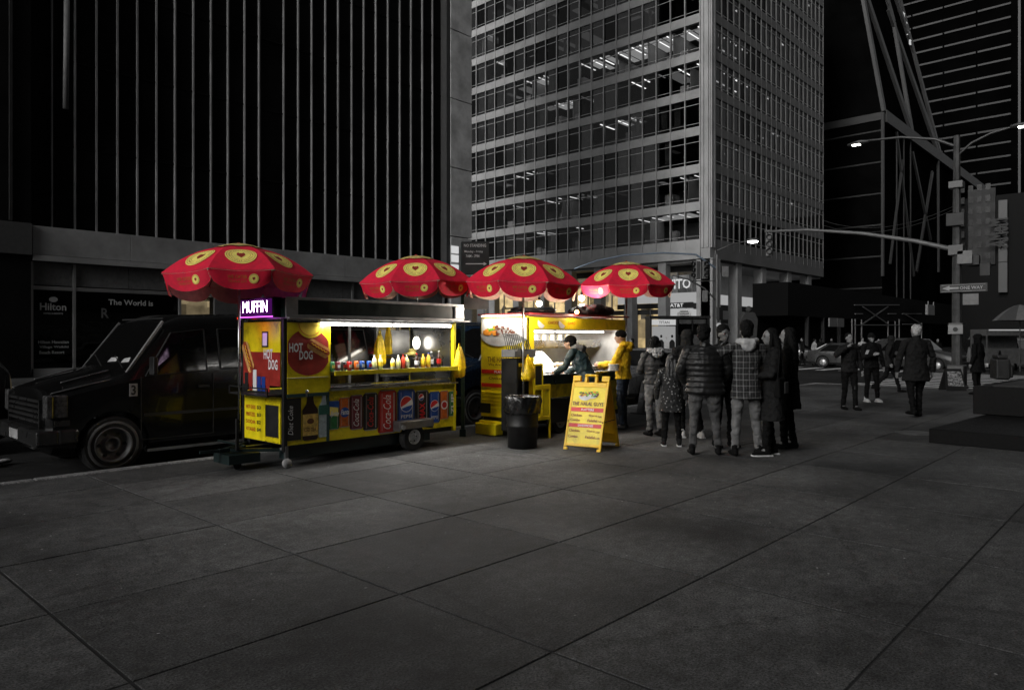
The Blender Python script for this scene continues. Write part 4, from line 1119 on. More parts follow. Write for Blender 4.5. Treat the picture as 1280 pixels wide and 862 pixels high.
bag((CX + 2.1, CY + .66, 1.3), .1, .48, 'narrow yellow plastic bag hung behind the orange juice bottles', 8)

# ================================================================ HALAL CART
HX, HYc = 8.6, 7.6
HL, HD = 2.74, 1.04
def fh(px, py): X, z = onY(px, py, HYc); return X - HX, z
def eh(px, py):   # end plane X = HX, local y,z
    Y, z = onX(px, py, HX); return Y - HYc, z
kc = thing('halal_food_cart', 'yellow halal food cart with a bright open counter and rice bowl menu', 'food cart', (HX, HYc, 0))
MB().box(-.0, .04, .0, HD, .75, 1.94).build('end_panel', yellow2, kc, bevel=.004)
MB().box(-.0, .04, .0, HD, .3, .745).build('end_lower_panel', yellow, kc)
for k in range(6):
    MB().box(-.035, -.0, .42, HD - .04, .38 + k * .06, .415 + k * .06).build('louver', yellow, kc, bevel=.006)
MB().box(-.045, -.037, .78, HD - .02, .36, .52).build('vent', dark, kc)
MB().box(-.16, .02, .55, HD - .02, .02, .2).box(-.1, .0, .3, HD - .05, .2, .24).build('step', yellow, kc, bevel=.01)
pr = MB(); UEh = (0, -1, 0)
pr.mi = 0; pr.text('THE HALAL GUYS', (-.006, .88, 1.2), UEh, V, .78, .085, .015)
pr.text('We Are Different', (-.006, .86, 1.14), UEh, V, .62, .04, .01)
pr.mi = 1; pr.box(-.004, -.001, .01, HD - .02, 1.01, 1.075); pr.box(-.004, -.001, .01, HD - .02, .79, .85)
pr.mi = 2; pr.text('PLATTERS', (-.006, .72, 1.022), UEh, V, .34, .04, .02)
pr.mi = 0; pr.text('Chicken   Gyro', (-.006, .85, .9), UEh, V, .6, .06, .02)
pr.mi = 2; pr.prism([(0, 0), (.3, -.16), (.7, -.19), (1.0, -.1), (1.0, .26), (0, .26)], (-.001, HD - .02, 1.66), UEh, V, .003)
pr.mi = 3; pr.prism([(-.42 + .42 * (1 - math.cos(PI * k / 16)), -.2 * math.sin(PI * k / 16)) for k in range(17)], (-.006, .62, 1.66), UEh, V, .002)
for k in range(120):
    yy = .62 + random.uniform(-.34, .34); zz = 1.66 + random.uniform(-.02, .15) * (1 - abs(yy - .62) / .5)
    f_ = (.62 - yy + .36) / .75
    pr.mi = 4 if f_ < .33 and zz > 1.72 else (5 if f_ < .4 else (6 if random.random() < .6 else 3))
    pr.cbox((-.01 - random.uniform(0, .003), yy, zz), (.003, random.uniform(.03, .07), random.uniform(.02, .045)))
pr.build('menu_print', [M_('dark_red_print', (.12, .015, .01), .5), red, white, M_('bowl_grey', .5, .4, var=.3), M_('lettuce', (.2, .45, .04), .6, var=.4, scale=30), M_('rice', (.8, .3, .03), .6, var=.3, scale=30), M_('meat', (.16, .05, .025), .6, var=.5, scale=30)], kc)
# front body
WZ0, WZ1 = 1.0, 1.74
MB().box(.0, .16, -.0, .04, .3, 1.74).build('front_post', yellow2, kc)
MB().box(.0, HL, -.0, .04, 1.74, 1.93).build('header_panel', yellow2, kc, bevel=.004)
MB().box(HL - .08, HL, -.0, .04, .3, 1.74).build('front_post', yellow2, kc)
MB().box(.16, HL - .08, -.05, .05, .84, 1.0).build('counter_front', M_('counter_teal', (.012, .03, .03), .3, var=.4), kc)
MB().box(.16, .5, .0, .04, .3, .84).box(1.28, HL - .08, .0, .04, .3, .84).box(.5, 1.28, .0, .04, .62, .84).build('lower_panel', yellow, kc)
MB().box(.16, HL - .08, -.12, .5, .995, 1.01).build('counter_top', steel, kc)
MB().box(HL - .04, HL, .04, HD, .3, 1.93).box(.04, HL - .04, HD - .03, HD, .3, 1.93).build('wall', M_('inner_steel', .55, .35, .7, var=.25, scale=3), kc)
MB().box(-.03, HL + .04, -.06, HD + .05, 1.967, 1.995).build('roof', M_('roof_red', (.2, .02, .02), .5), kc)
MB().box(.04, HL - .04, .04, HD - .03, .25, .3).build('floor_pan', dark, kc)
# inside: hood, griddle, lights, pans
MB().box(.3, HL - .1, .55, HD - .04, 1.42, 1.5).box(.3, HL - .1, .5, .55, 1.44, 1.56).build('hood', steel, kc)
MB().box(.2, HL - .1, .12, .62, 1.011, 1.03).build('griddle', dark, kc)
slt = MB().add([(.35, .1, 1.03), (.95, .1, 1.03), (.95, .5, 1.38), (.35, .5, 1.38), (.35, .13, 1.01), (.95, .13, 1.01), (.95, .53, 1.36), (.35, .53, 1.36)], [(0, 1, 2, 3), (7, 6, 5, 4), (0, 4, 5, 1), (1, 5, 6, 2), (2, 6, 7, 3), (3, 7, 4, 0)]).build('sneeze_guard', steel, kc)
for x0 in (.4, 1.15, 1.85):
    MB().box(x0, x0 + .62, .3, .36, 1.69, 1.72).build('tube_lamp', emit('kitchen_tube', (1, .93, .8), 16), kc)
MB().box(-.09, -.03, .1, HD - .1, 1.945, 1.965).build('tube_lamp', emit('kitchen_tube', (1, .93, .8), 16), kc)
lamp('end_light', 'AREA', (-.09, .52, 1.93), 7, (1, .93, .8), .1, kc, .85, rot=(0, R(12), 0))
lamp('kitchen_light', 'AREA', (1.4, .3, 1.68), 66, (1, .95, .87), 2.2, kc, .2)
for k in range(5):
    MB().box(.25 + k * .45, .62 + k * .45, .18, .5, 1.03, 1.1).build('food_pan', steel if k != 1 else M_('pan_gold', (.5, .35, .08), .4, .5), kc, bevel=.01)
for k in range(5): MB().box(.8 + k * .22, .9 + k * .22, .56, .6, 1.54 - .02 * (k % 2), 1.66).build('paper_note', M_('paper_cream', (.75, .7, .5), .6), kc)
fp = MB()
for k in range(40): fp.ball((random.uniform(.5, 1.6), random.uniform(.2, .48), 1.1 + random.uniform(0, .06)), (.05, .04, .03), 6, 4)
fp.build('food_heap', M_('pale_food', (.6, .45, .3), .7, var=.5, scale=20), kc, smooth=True, stuff=True)
hdp = MB(); hdp.mi = 0
hdp.text('CHICKEN', (.5, -.006, 1.82), U, V, .3, .05, .01); hdp.text('GYRO', (1.02, -.006, 1.82), U, V, .2, .05, .01)
hdp.mi = 1
for x0 in (.33, .86): hdp.prism([(.0 + .09 * math.cos(a), .09 * math.sin(a)) for a in [R(150) + R(180) * k / 10 for k in range(11)]], (x0, -.004, 1.84), U, V, .003)
hdp.build('header_print', [M_('orange_print', (.5, .09, .01)), white], kc)
wheel(kc, (.89, .12, .22), .22, .15, .12)
wheel(kc, (.89, .95, .22), .22, .15, .12)
MB().box(.5, 1.28, .02, .2, .2, .6).build('wheel_well', cblack, kc)
MB().box(.1, HL - .1, .1, .9, .2, .26).build('chassis', dark, kc)
# roof clutter
tarpm = M_('black_tarp', .012, .4, bump=.6, bscale=14)
def tarp(loc, s, label, seed):
    rn = random.Random(seed); m = MB()
    for k in range(16): m.ball((rn.uniform(-.5, .5) * s[0], rn.uniform(-.4, .4) * s[1], s[2] * rn.uniform(.2, .6)), (s[0] * rn.uniform(.15, .3), s[1] * rn.uniform(.2, .35), s[2] * rn.uniform(.25, .45)), 8, 6)
    o = m.build('tarp_bundle', tarpm, smooth=True); o.location = loc
    md = o.modifiers.new('r', 'REMESH'); md.mode = 'VOXEL'; md.voxel_size = .02; BAKE.append(o); o['smooth'] = 1
    return tag(o, label, 'tarp', 'black bundles on the halal cart roof')
tarp((HX + .55, HYc + .4, 1.985), (.75, .5, .14), 'flat black tarp bundle on the halal cart roof behind the bulb', 2)
tarp((HX + 2.1, HYc + .35, 1.985), (.75, .5, .26), 'tall black knotted tarp bundle on the halal cart roof beside the pale pole', 4)
# bulbs
def bulb(loc, rad, power, label, st=60, col=(1, .78, .5)):
    o = thing('light_bulb', label, 'light bulb', loc, 0, 'bare bulbs strung at the halal cart')
    MB().ball((0, 0, 0), rad, 14, 10).build('glass', emit('bulb_%d' % st, col, st), o, smooth=True)
    MB().tube((0, 0, rad * .8), (0, 0, rad * 2.2), rad * .4).build('socket', dark, o)
    MB().tube((0, 0, rad * 2.2), (.01, .02, rad * 2.2 + .14), .004).build('cord', cblack, o)
    lamp('bulb_light', 'POINT', (0, 0, -rad * 1.5), power, tuple(.55 + .45 * q for q in col), rad, o)
gx, gy = GP(674, 11.1); bulb((gx, gy, 2.12), .045, 60, 'bright bare bulb glowing under the umbrella above the trash barrel', 55)
gx, gy = GP(727, 12.9); bulb((gx, gy, 2.3), .05, 95, 'brightest bulb, white, between the two umbrellas of the halal cart', 90, (1, .88, .68))
gx, gy = GP(721, 12.2); bulb((gx, gy, 2.03), .035, 5, 'small orange bulb just above the roof edge of the halal cart', 34, (1, .5, .15))
# grill racks and cabinet at the end of the cart
gk = thing('black_cabinet', 'black cabinet with a yellow panel standing at the end of the halal cart', 'cabinet', (HX - .12, HYc - .12, 0), 0)
MB().box(-.28, 0, -.02, .32, .16, 1.28).build('body', M_('cab_black', .006, .5, spec=.2), gk, bevel=.01)
ck = MB(); ck.mi = 0; ck.box(-.24, -.04, -.026, -.0205, 1.16, 1.21)
ck.mi = 1; ck.text('FRESH & HOT', (-.23, -.028, 1.172), U, V, .18, .025, .01)
ck.build('label_plate', [yellow2, M_('orange_print', (.5, .09, .01))], gk)
rk = thing('steel_rack', 'tilted stack of dull steel grill racks lying on the black cabinet', 'rack', (HX - .26, HYc - .06, 1.3), 0)
for k in range(6):
    m = MB()
    a = Vector((-.22 + k * .05, -.1, .36 - k * .02)); b = Vector((.0 + k * .055, .0, .0))
    for j in range(8): 
        off = Vector((.0, .28 * j / 7 - .05, 0)); m.bar(a + off, b + off, .008)
    m.bar(a + Vector((0, -.05, 0)), a + Vector((0, .23, 0)), .012); m.bar(b + Vector((0, -.05, 0)), b + Vector((0, .23, 0)), .012)
    m.build('grate', steel_d, rk)
MB().box(-.2, .28, -.1, .2, .0, .12).build('tray', M_('tray_dull', .16, .5, .6), rk, bevel=.01)
bag((HX - .22, HYc - .2, .94), .2, .36, 'yellow plastic bag hung on the black cabinet above the trash barrel', 11, sy=.09)
mb_ = thing('menu_stand', 'yellow framed black menu board standing at the halal counter', 'menu board', (HX - .02, HYc - .16, .0))
MB().box(0, .03, .0, .03, .3, 1.2).box(.19, .22, .0, .03, .3, 1.2).box(.37, .4, .0, .03, .3, .86).box(.03, .19, 0, .03, 1.16, 1.2).box(.03, .37, 0, .03, .78, .86).box(.03, .37, 0, .03, .3, .36).build('frame', yellow2, mb_, bevel=.006)
MB().box(.03, .19, .006, .02, .86, 1.16).build('board', cblack, mb_)
MB().box(.22, .37, .008, .02, .36, .78).box(.03, .19, .008, .02, .36, .5).build('panel', yellow, mb_)
MB().box(0, .02, 0, .03, 0, .3).box(.38, .4, 0, .03, 0, .3).build('leg', yellow2, mb_)

# ================================================================ TRASH BARREL
tx_, ty_ = GP(653, 10.63)
tbn = thing('trash_barrel', 'round black trash barrel lined with a crumpled black bag', 'trash can', (tx_, ty_, 0))
MB().lathe([(.2, 0), (.215, .01), (.225, .3), (.235, .31), (.235, .34), (.228, .35), (.24, .62), (.25, .63), (.25, .66), (.24, .67), (.245, .72), (.2, .72), (.19, .3), (.001, .28)], (0, 0, 0), 32).build('barrel', M_('barrel_black', .006, .5, var=.3, bump=.1, spec=.3), tbn, smooth=True)
rn = random.Random(5); phs = [rn.uniform(0, 6) for _ in range(8)]
def wob(i, k):
    a = 2 * PI * k / 64
    return .045 * math.sin(7 * a + phs[0] + i * .7) * (i % 3 + 1) / 3 + .03 * math.sin(15 * a + phs[1] - i) + .02 * math.sin(23 * a + i * 2)
MB().lathe([(.253, .5), (.262, .53), (.27, .58), (.266, .62), (.275, .67), (.27, .71), (.262, .745), (.25, .755), (.235, .74), (.22, .6), (.001, .5)], (0, 0, 0), 64, wob=wob).build('liner_bag', M_('liner_black', .008, .25, var=.2, bump=.5, bscale=18), tbn, smooth=True)

# ================================================================ SANDWICH BOARD
A0 = GG(704, 561); A1_ = GG(750, 565); 
ang = math.atan2(A1_.y - A0.y, A1_.x - A0.x)
sbd = thing('sandwich_board', 'yellow folding menu board with red bands on the pavement beside the trash barrel', 'sandwich board', tuple((A0 + A1_) / 2), ang)
SW_, SH_ = .58, 1.08
spread = .36
lean = math.atan2(spread, SH_)
def leaf(sgn, nm):
    m = MB()
    o = None
    e = thing_dummy = None
    mtx = Matrix.Translation((0, 0 if sgn < 0 else 2 * spread, 0)) @ Matrix.Rotation(-lean if sgn < 0 else lean, 4, 'X')
    fm = MB(); fm.M = mtx
    h = SW_ / 2; y0, y1 = (-.0, .035) if sgn < 0 else (-.035, 0)
    fm.box(-h, -h + .035, y0, y1, .04, 1.02).box(h - .035, h, y0, y1, .04, 1.02).box(-h + .035, h - .035, y0, y1, .06, .1).box(-h + .035, h - .035, y0, y1, .93, 1.0)
    fm.box(-h, -h + .12, y0, y1, 1.02, 1.1).box(h - .12, h, y0, y1, 1.02, 1.1).box(-.1, -.06, y0, y1, 1.0, 1.1).box(.06, .1, y0, y1, 1.0, 1.1).box(-.1, .1, y0, y1, 1.1, 1.125)
    fm.box(-h, -h + .06, y0, y1, 0, .04).box(h - .06, h, y0, y1, 0, .04)
    fm.build(nm, M_('board_plastic', (.85, .52, .012), .45, var=.12), sbd, bevel=.005)
    pm_ = MB(); pm_.M = mtx; pm_.mi = 0
    pm_.box(-h + .035, h - .035, y0 + .006, y1 - .006, .1, .93); 
    if sgn < 0:
        f_ = -.001 + .005
        def T(s, x, z, w_, hh, i, b=.02): pm_.mi = i; pm_.text(s, (x, f_ - .004, z), U, V, w_, hh, b)
        T('THE HALAL GUYS', -.245, .655, .49, .055, 1)
        pm_.mi = 2; pm_.box(-h + .037, h - .037, f_ - .002, f_, .565, .625); pm_.box(-h + .037, h - .037, f_ - .002, f_, .335, .39)
        T('PLATTERS', -.09, .58, .2, .032, 3); T('SANDWICHES', -.11, .348, .24, .03, 3)
        T('Chicken', -.24, .49, .17, .04, 4); T('Gyro', .04, .49, .13, .04, 4); T('7.00', .18, .49, .06, .025, 4)
        T('Combo', -.24, .42, .15, .04, 4); T('Falafel', .03, .42, .15, .04, 4); T('7.00', .19, .42, .06, .025, 4)
        T('Chicken', -.24, .265, .17, .04, 4); T('Gyro', .04, .265, .13, .04, 4); T('5.00', .18, .265, .06, .025, 4)
        T('Combo', -.24, .18, .15, .04, 4); T('Falafel', .03, .18, .15, .04, 4); T('5.00', .19, .18, .06, .025, 4)
        pm_.mi = 5; pm_.prism([(-.1 * math.cos(PI * k / 14), -.07 * math.sin(PI * k / 14)) for k in range(15)], (-.06, f_ - .001, .8), U, V, .002)
        pm_.prism([(.03 - .09 * math.cos(PI * k / 14), -.06 * math.sin(PI * k / 14)) for k in range(15)], (.02, f_ - .004, .82), U, V, .002)
        rn = random.Random(2)
        for k in range(46):
            pm_.mi = rn.choice([6, 6, 7, 8, 5, 9]); x = rn.uniform(-.14, .14)
            pm_.cbox((x, f_ - .006 - rn.uniform(0, .002), .79 + rn.uniform(0, .075)), (rn.uniform(.015, .04), .002, rn.uniform(.01, .03)))
    else:
        for k in range(4): pm_.box(-h + .06, h - .06, y0 - .004, y1 + .004, .2 + k * .18, .22 + k * .18)
    pm_.build('menu_face' if sgn < 0 else 'rear_face', [yellow2 if sgn < 0 else M_('board_plastic', (.85, .52, .012)), M_('dark_red_print', (.12, .015, .01)), red, white, M_('text_brown', (.25, .05, .01), .5), M_('bowl_grey', .5), M_('meat', .1), M_('rice', (.8, .3, .03)), M_('lettuce', (.2, .4, .04)), cblack], sbd)
leaf(-1, 'front_leaf'); leaf(1, 'rear_leaf')
MB().bar((-.27, .12, .4), (-.27, 2 * spread - .12, .4), .012).bar((.27, .12, .4), (.27, 2 * spread - .12, .4), .012).build('stay', dark, sbd)
# ================================================================ VEHICLES
carglass = M_('car_glass', .004, .06, var=.1, spec=.45)
chrome = M_('chrome', .5, .2, 1)
lens = M_('lamp_lens', .35, .12, var=.5, scale=30)
orangel = M_('marker_orange', (.75, .16, .01), .3)
def loft_body(st, name, mtl, parent, cut=None):
    """st: (x, z_bottom, z_belt, z_top, half_low, half_belt, half_top)"""
    m = MB(); vs = []
    for (x, zb, zm, zt, hl, hm, ht_) in st:
        half = [(hl * .9, zb), (hl, zb + .1), (hm + .015, zb + (zm - zb) * .55), (hm, zm), (hm * .25 + ht_ * .75, zm + (zt - zm) * .8), (ht_ * .94, zt - .03 * (zt - zm > .1)), (ht_ * .7, zt), (0.0, zt + .012)]
        ring = [(x, y, z) for y, z in half] + [(x, -y, z) for y, z in reversed(half[:-1])]
        vs += ring
    n = len(ring); N = len(st)
    m.add(vs, [(i * n + k, i * n + (k + 1) % n, (i + 1) * n + (k + 1) % n, (i + 1) * n + k) for i in range(N - 1) for k in range(n)] + [tuple(range(n - 1, -1, -1)), tuple((N - 1) * n + k for k in range(n))])
    o = m.build(name, mtl, parent)
    o['smooth'] = 1
    bm = bmesh.new(); bm.from_mesh(o.data); bmesh.ops.recalc_face_normals(bm, faces=bm.faces); bm.to_mesh(o.data); bm.free()
    name_ht = max(q[3] for q in st)
    for (cx_, cz_, r) in (cut or []):
        c = MB().lathe([(.001, -2), (r, -2), (r, 2), (.001, 2)], (cx_, 0, cz_), 28, 'y').build('cutter', rubber, parent, loc=(0, 1.0 if name_ht > 1.8 else .9, 0))
        bm = bmesh.new(); bm.from_mesh(c.data); bmesh.ops.recalc_face_normals(bm, faces=bm.faces); bm.to_mesh(c.data); bm.free()
        b = o.modifiers.new('cut', 'BOOLEAN'); b.object = c; b.operation = 'DIFFERENCE'
        CUTTERS.append(c)
    sp_ = o.modifiers.new('bv', 'BEVEL'); sp_.width = .055; sp_.segments = 3; sp_.limit_method = 'ANGLE'; sp_.angle_limit = R(30)
    BAKE.append(o)
    return o
CUTTERS = []
def van(loc, paint, label, L=5.05, group=None):
    """van with its nose at -X, near side at local y = 0, far side y = 2"""
    t = thing('van', label, 'van', loc, 0, group)
    c = bpy.data.objects.new('van_origin_unused', None)
    bpy.data.objects.remove(c)
    hw = 1.0
    st = [(.0, .5, .9, .98, .84, .84, .78), (.06, .3, .97, 1.09, .95, .93, .84), (.35, .27, 1.05, 1.18, .98, .96, .86), (.88, .26, 1.17, 1.3, .99, .98, .87), (1.0, .26, 1.2, 1.38, .99, .98, .86),
          (1.42, .26, 1.26, 1.98, .99, .98, .80), (1.65, .26, 1.27, 2.07, 1.0, .99, .82), (2.6, .26, 1.27, 2.11, 1.0, .99, .83), (L - .35, .28, 1.27, 2.1, 1.0, .99, .83), (L - .02, .3, 1.27, 1.98, .98, .96, .8), (L, .5, 1.2, 1.9, .94, .93, .78)]
    b = loft_body(st, 'body', paint, t, [(.74, .37, .44), (L - 1.15, .37, .44)])
    b.location = (0, 1.0, 0)
    def side_pt(x, f, s=-1, off=.008):      # f: 0 at belt, 1 near roof
        for a, c_ in zip(st, st[1:]):
            if a[0] <= x <= c_[0]:
                q = (x - a[0]) / (c_[0] - a[0]); I = [a[i] + (c_[i] - a[i]) * q for i in range(7)]; break
        zm, zt, hm, ht_ = I[2], I[3], I[5], I[6]
        y = hm + (ht_ * .75 + hm * .25 - hm) * f / .8
        return (x, 1.0 + s * (y + off), zm + (zt - zm) * f)
    for s in (-1, 1):
        for pts in ([(1.13, .06), (1.95, .03), (1.95, .74), (1.5, .74)], [(2.15, .05), (3.3, .05), (3.3, .74), (2.15, .74)], [(3.42, .05), (L - .3, .05), (L - .36, .74), (3.42, .74)]):
            P_ = [side_pt(x, f, s) for x, f in pts]; Q = [side_pt(x, f, s, -.02) for x, f in pts]
            m = MB(); m.add(P_ + Q, [(0, 1, 2, 3), (7, 6, 5, 4), (0, 4, 5, 1), (1, 5, 6, 2), (2, 6, 7, 3), (3, 7, 4, 0)]); m.build('side_window', carglass, t)
            fr_ = MB()
            for i in range(4): fr_.bar(P_[i], P_[(i + 1) % 4], .022, .012)
            fr_.build('window_seal', rubber, t)
        y = 1 + s * 1.003
        for q in ((1.06, 1.072, .42, 1.24), (2.03, 2.042, .4, 1.26), (1.073, 2.029, .4, .412), (3.36, 3.372, .4, 1.26)):
            MB().box(q[0], q[1], min(y, y + s * .006), max(y, y + s * .006), q[2], q[3]).build('door_seam', cblack, t)
        MB().box(1.82, 1.97, min(y, y + s * .04), max(y, y + s * .04), 1.06, 1.09).build('door_handle', dark, t)
        MB().box(1.15, L - 1.7, min(y - s * .12, y - s * .01), max(y - s * .12, y - s * .01), .235, .275).build('sill_trim', chrome, t)
        MB().box(1.1, L - .4, min(y, y + s * .012), max(y, y + s * .012), .71, .75).build('rub_strip', dark, t)
        mr = MB().box(1.16, 1.22, min(y, y + s * .2), max(y, y + s * .2), 1.3, 1.33); mr.box(1.14, 1.2, min(y + s * .06, y + s * .22), max(y + s * .06, y + s * .22), 1.26, 1.5)
        mr.build('mirror', black, t, bevel=.02, seg=2)
        MB().box(-.02, .06, 1 + s * .88 - .1, 1 + s * .88 + .06, (.76), 1.04).box(.06, .22, 1 + s * .93 - .04, 1 + s * .93 + .03, .76, 1.04).build('headlight', M_('headlamp_glass', .12, .1, .5, var=.8, scale=25), t, bevel=.015, seg=2)
        MB().box(.07, .24, 1 + s * .95 - .02, 1 + s * .95 + .04, .66, .73).build('marker_light', M_('marker_grey', .03, .3) if 'black' in label else orangel, t)
        for x0_ in (.0,): MB().box(-.012, .02, min(1 + s * .6, 1 + s * .84), max(1 + s * .6, 1 + s * .84), .74, .8).build('lamp_bar', chrome, t)
    # windshield
    ws = MB(); a = [(.965, -.84, 1.335), (.965, .84, 1.335), (1.40, .75, 1.93), (1.40, -.75, 1.93)]
    ws.add([(x - .012, 1 + y, z + .012) for x, y, z in a] + [(x + .02, 1 + y, z - .02) for x, y, z in a], [(3, 2, 1, 0), (4, 5, 6, 7), (0, 1, 5, 4), (1, 2, 6, 5), (2, 3, 7, 6), (3, 0, 4, 7)])
    ws.build('windshield', carglass, t)
    for s in (-1, 1): MB().bar((.93, 1 + s * .88, 1.29), (1.42, 1 + s * .80, 1.975), .035, .03).build('pillar_trim', M_('pillar_grey', .2, .3), t)
    MB().bar((1.45, .25, 2.02), (1.45, 1.75, 2.02), .02).bar((.945, .3, 1.345), (1.05, .9, 1.5), .012).bar((.945, 1.1, 1.345), (1.05, 1.7, 1.5), .012).build('wiper', dark, t)
    crs = M_('crease_shine', .2, .25, .8)  # pale metal colour stands in for highlights along the hood creases
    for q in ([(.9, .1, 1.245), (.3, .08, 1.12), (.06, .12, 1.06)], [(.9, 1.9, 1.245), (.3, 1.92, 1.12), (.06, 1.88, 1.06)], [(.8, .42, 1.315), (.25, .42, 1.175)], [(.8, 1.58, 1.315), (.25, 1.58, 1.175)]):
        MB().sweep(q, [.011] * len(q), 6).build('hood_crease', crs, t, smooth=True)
    g = MB()
    for k in range(5): g.box(-.025, .02, .3, 1.7, (.68 + k * .065), .71 + k * .065)
    g.box(-.03, .02, .28, .31, .62, .98).box(-.03, .02, 1.69, 1.72, .62, .98)
    g.build('grille', M_('grille_m', .05, .3, .6), t)
    MB().box(-.13, .12, .0, 2.0, .42, .62).box(.1, .33, -.01, .06, .43, .62).box(.1, .33, 1.94, 2.01, .43, .62).build('bumper', M_('bumper_chrome', .1, .3, .9, var=.4), t, bevel=.03, seg=2)
    MB().box(-.135, -.13, .8, 1.2, .46, .58).build('number_plate', M_('plate_grey', .3, .5), t)
    MB().box(L - .02, L + .1, .05, 1.95, .36, .52).build('bumper', dark, t, bevel=.02)
    for s in (0, 1): MB().box(L - .01, L + .02, .04 + s * 1.8, .16 + s * 1.8, .8, 1.2).build('tail_light', M_('tail_red', (.1, .005, .005) if group else .05, .3), t)
    for x in (.74, L - 1.15):
        wheel(t, (x, .14, .37), .37, .24, .23, ring=True)
        wheel(t, (x, 1.86, .37), .37, .24, .23)
    return t
VX, VY = 2.68, 10.12
v1 = van((VX, VY, -.15), M_('van_black', .004, .22, var=.2, spec=.35, coat=.3), 'black passenger van parked at the kerb behind the hot dog cart')
nn = MB(); nn.mi = 0; nn.box(.92, 1.02, -.001, .0035, .985, 1.15); nn.mi = 1; nn.text('3', (.94, -.004, 1.0), U, V, .06, .13, .03)
nn.build('number_sticker', [M_('sticker_grey', .35, .6), cblack], v1, loc=(0, -.004, 0))
for yy_, w_ in ((.5, .26), (1.0, .3)):
    MB().prism([(0, 0), (w_, .02), (w_ * .8, .09), (w_ * .1, .07)], (.99, yy_, 1.41), (0, -1, 0), (.59, 0, .807), .006).build('paper_ticket', M_('paper_w', .4, .7), v1)
v2 = van((9.3, 10.2, -.15), M_('van_navy', (.005, .012, .025), .25, var=.2, spec=.3, coat=.2), 'dark blue van parked between the two food carts', group=None)

def car(loc, paint, label, L=4.6, rz=0, tall=False, group='cars and cabs in the street'):
    t = thing('car', label, 'car', loc, rz, group)
    h = .28 if tall else 0
    st = [(0, .45, .66, .7, .74, .74, .7), (.06, .25, .72, .8, .84, .83, .76), (.9, .2, .84, .93 + h * .3, .88, .87, .78), (1.2, .2, .88, .99 + h * .3, .88, .88, .78), (1.85, .2, .9, 1.4 + h, .89, .88, .62), (2.4, .2, .91, 1.46 + h, .89, .88, .64), (L - 1.1 + h * 1.5, .2, .93, 1.42 + h, .89, .88, .64), (L - .5 + h, .22, .95, 1.05 + h * 1.5, .88, .87, .74), (L - .06, .28, .9, 1.0 + h, .84, .83, .74), (L, .45, .8, .9, .78, .78, .7)]
    b = loft_body(st, 'body', paint, t, [(.85, .33, .38), (L - .95, .33, .38)]); b.location = (0, .9, 0)
    for s in (-1, 1):
        y = .9 + s * .80; y2 = .9 + s * .695
        for xs_ in ((1.45, 2.35, 2.35, 1.92), (2.42, L - .75, L - 1.25, 2.42)):
            q = [(xs_[0], y + s * .075, .95 + h * .3), (xs_[1], y + s * .075, .96 + h * .3), (xs_[2], y2 + s * .03, 1.34 + h), (xs_[3], y2 + s * .03, 1.34 + h)]
            m = MB(); m.add(q + [(a, b_ - s * .06, c_) for a, b_, c_ in q], [(0, 1, 2, 3), (7, 6, 5, 4), (0, 4, 5, 1), (1, 5, 6, 2), (2, 6, 7, 3), (3, 7, 4, 0)]); m.build('side_window', carglass, t)
        MB().box(-.01, .12, .9 + s * .72 - .12, .9 + s * .72 + .09, .58, .7).build('headlight', lens, t, bevel=.01)
        MB().box(L - .1, L + .01, .9 + s * .7 - .12, .9 + s * .7 + .1, .66, .84).build('tail_light', M_('tail_grey', .12, .25), t, bevel=.01)
        for x in (.85, L - .95): wheel(t, (x, .9 + s * .8, .33), .33, .2, .21, face=s)
    for xa_, za_, xb_, zb_ in ((1.22, 1.0 + h * .3, 1.83, 1.38 + h), (L - .55 + h, 1.08 + h * 1.3, L - 1.08 + h * 1.4, 1.38 + h)):
        q = [(xa_, .2, za_), (xa_, 1.6, za_), (xb_, 1.45, zb_), (xb_, .35, zb_)]
        m = MB(); e_ = .02 if xb_ > xa_ else -.02
        m.add([(x - e_, y, z + .02) for x, y, z in q] + [(x + e_, y, z - .03) for x, y, z in q], [(0, 1, 2, 3), (7, 6, 5, 4), (0, 4, 5, 1), (1, 5, 6, 2), (2, 6, 7, 3), (3, 7, 4, 0)]); m.build('windshield', carglass, t)
    MB().box(-.08, .1, .1, 1.7, .3, .5).build('bumper', dark, t, bevel=.03); MB().box(L - .1, L + .06, .1, 1.7, .32, .52).build('bumper', dark, t, bevel=.03)
    MB().box(-.02, .02, .45, 1.35, .55, .68).build('grille', cblack, t)
    return t
cg = M_('car_grey', .05, .3, .4, var=.1, coat=.5); cdk = M_('car_dark', .012, .22, var=.2, coat=.6); cwh = M_('car_pale', .13, .3, var=.1, coat=.5)
car((-1.6, 12.9, -.15), cdk, 'dark tall car just ahead of the black van, cut by the frame edge', 4.6, 0, True)
car((15.4, 10.2, -.15), cwh, 'pale car parked at the kerb behind the man in the yellow hoodie', 4.5)
car((44, 8.2, -.15), cg, 'silver car waiting beyond the street light pole', 4.5, R(80), True)
car((47.5, 4.0, -.15), cwh, 'pale roofed car stopped beyond the corner plinth', 4.6, R(85), True)
car((52, 18.0, -.15), cdk, 'dark car crossing far behind the walking men', 4.5, R(100))
car((46.0, 12.4, -.15), cg, 'small grey car seen beside the walking old man', 4.3, R(92))

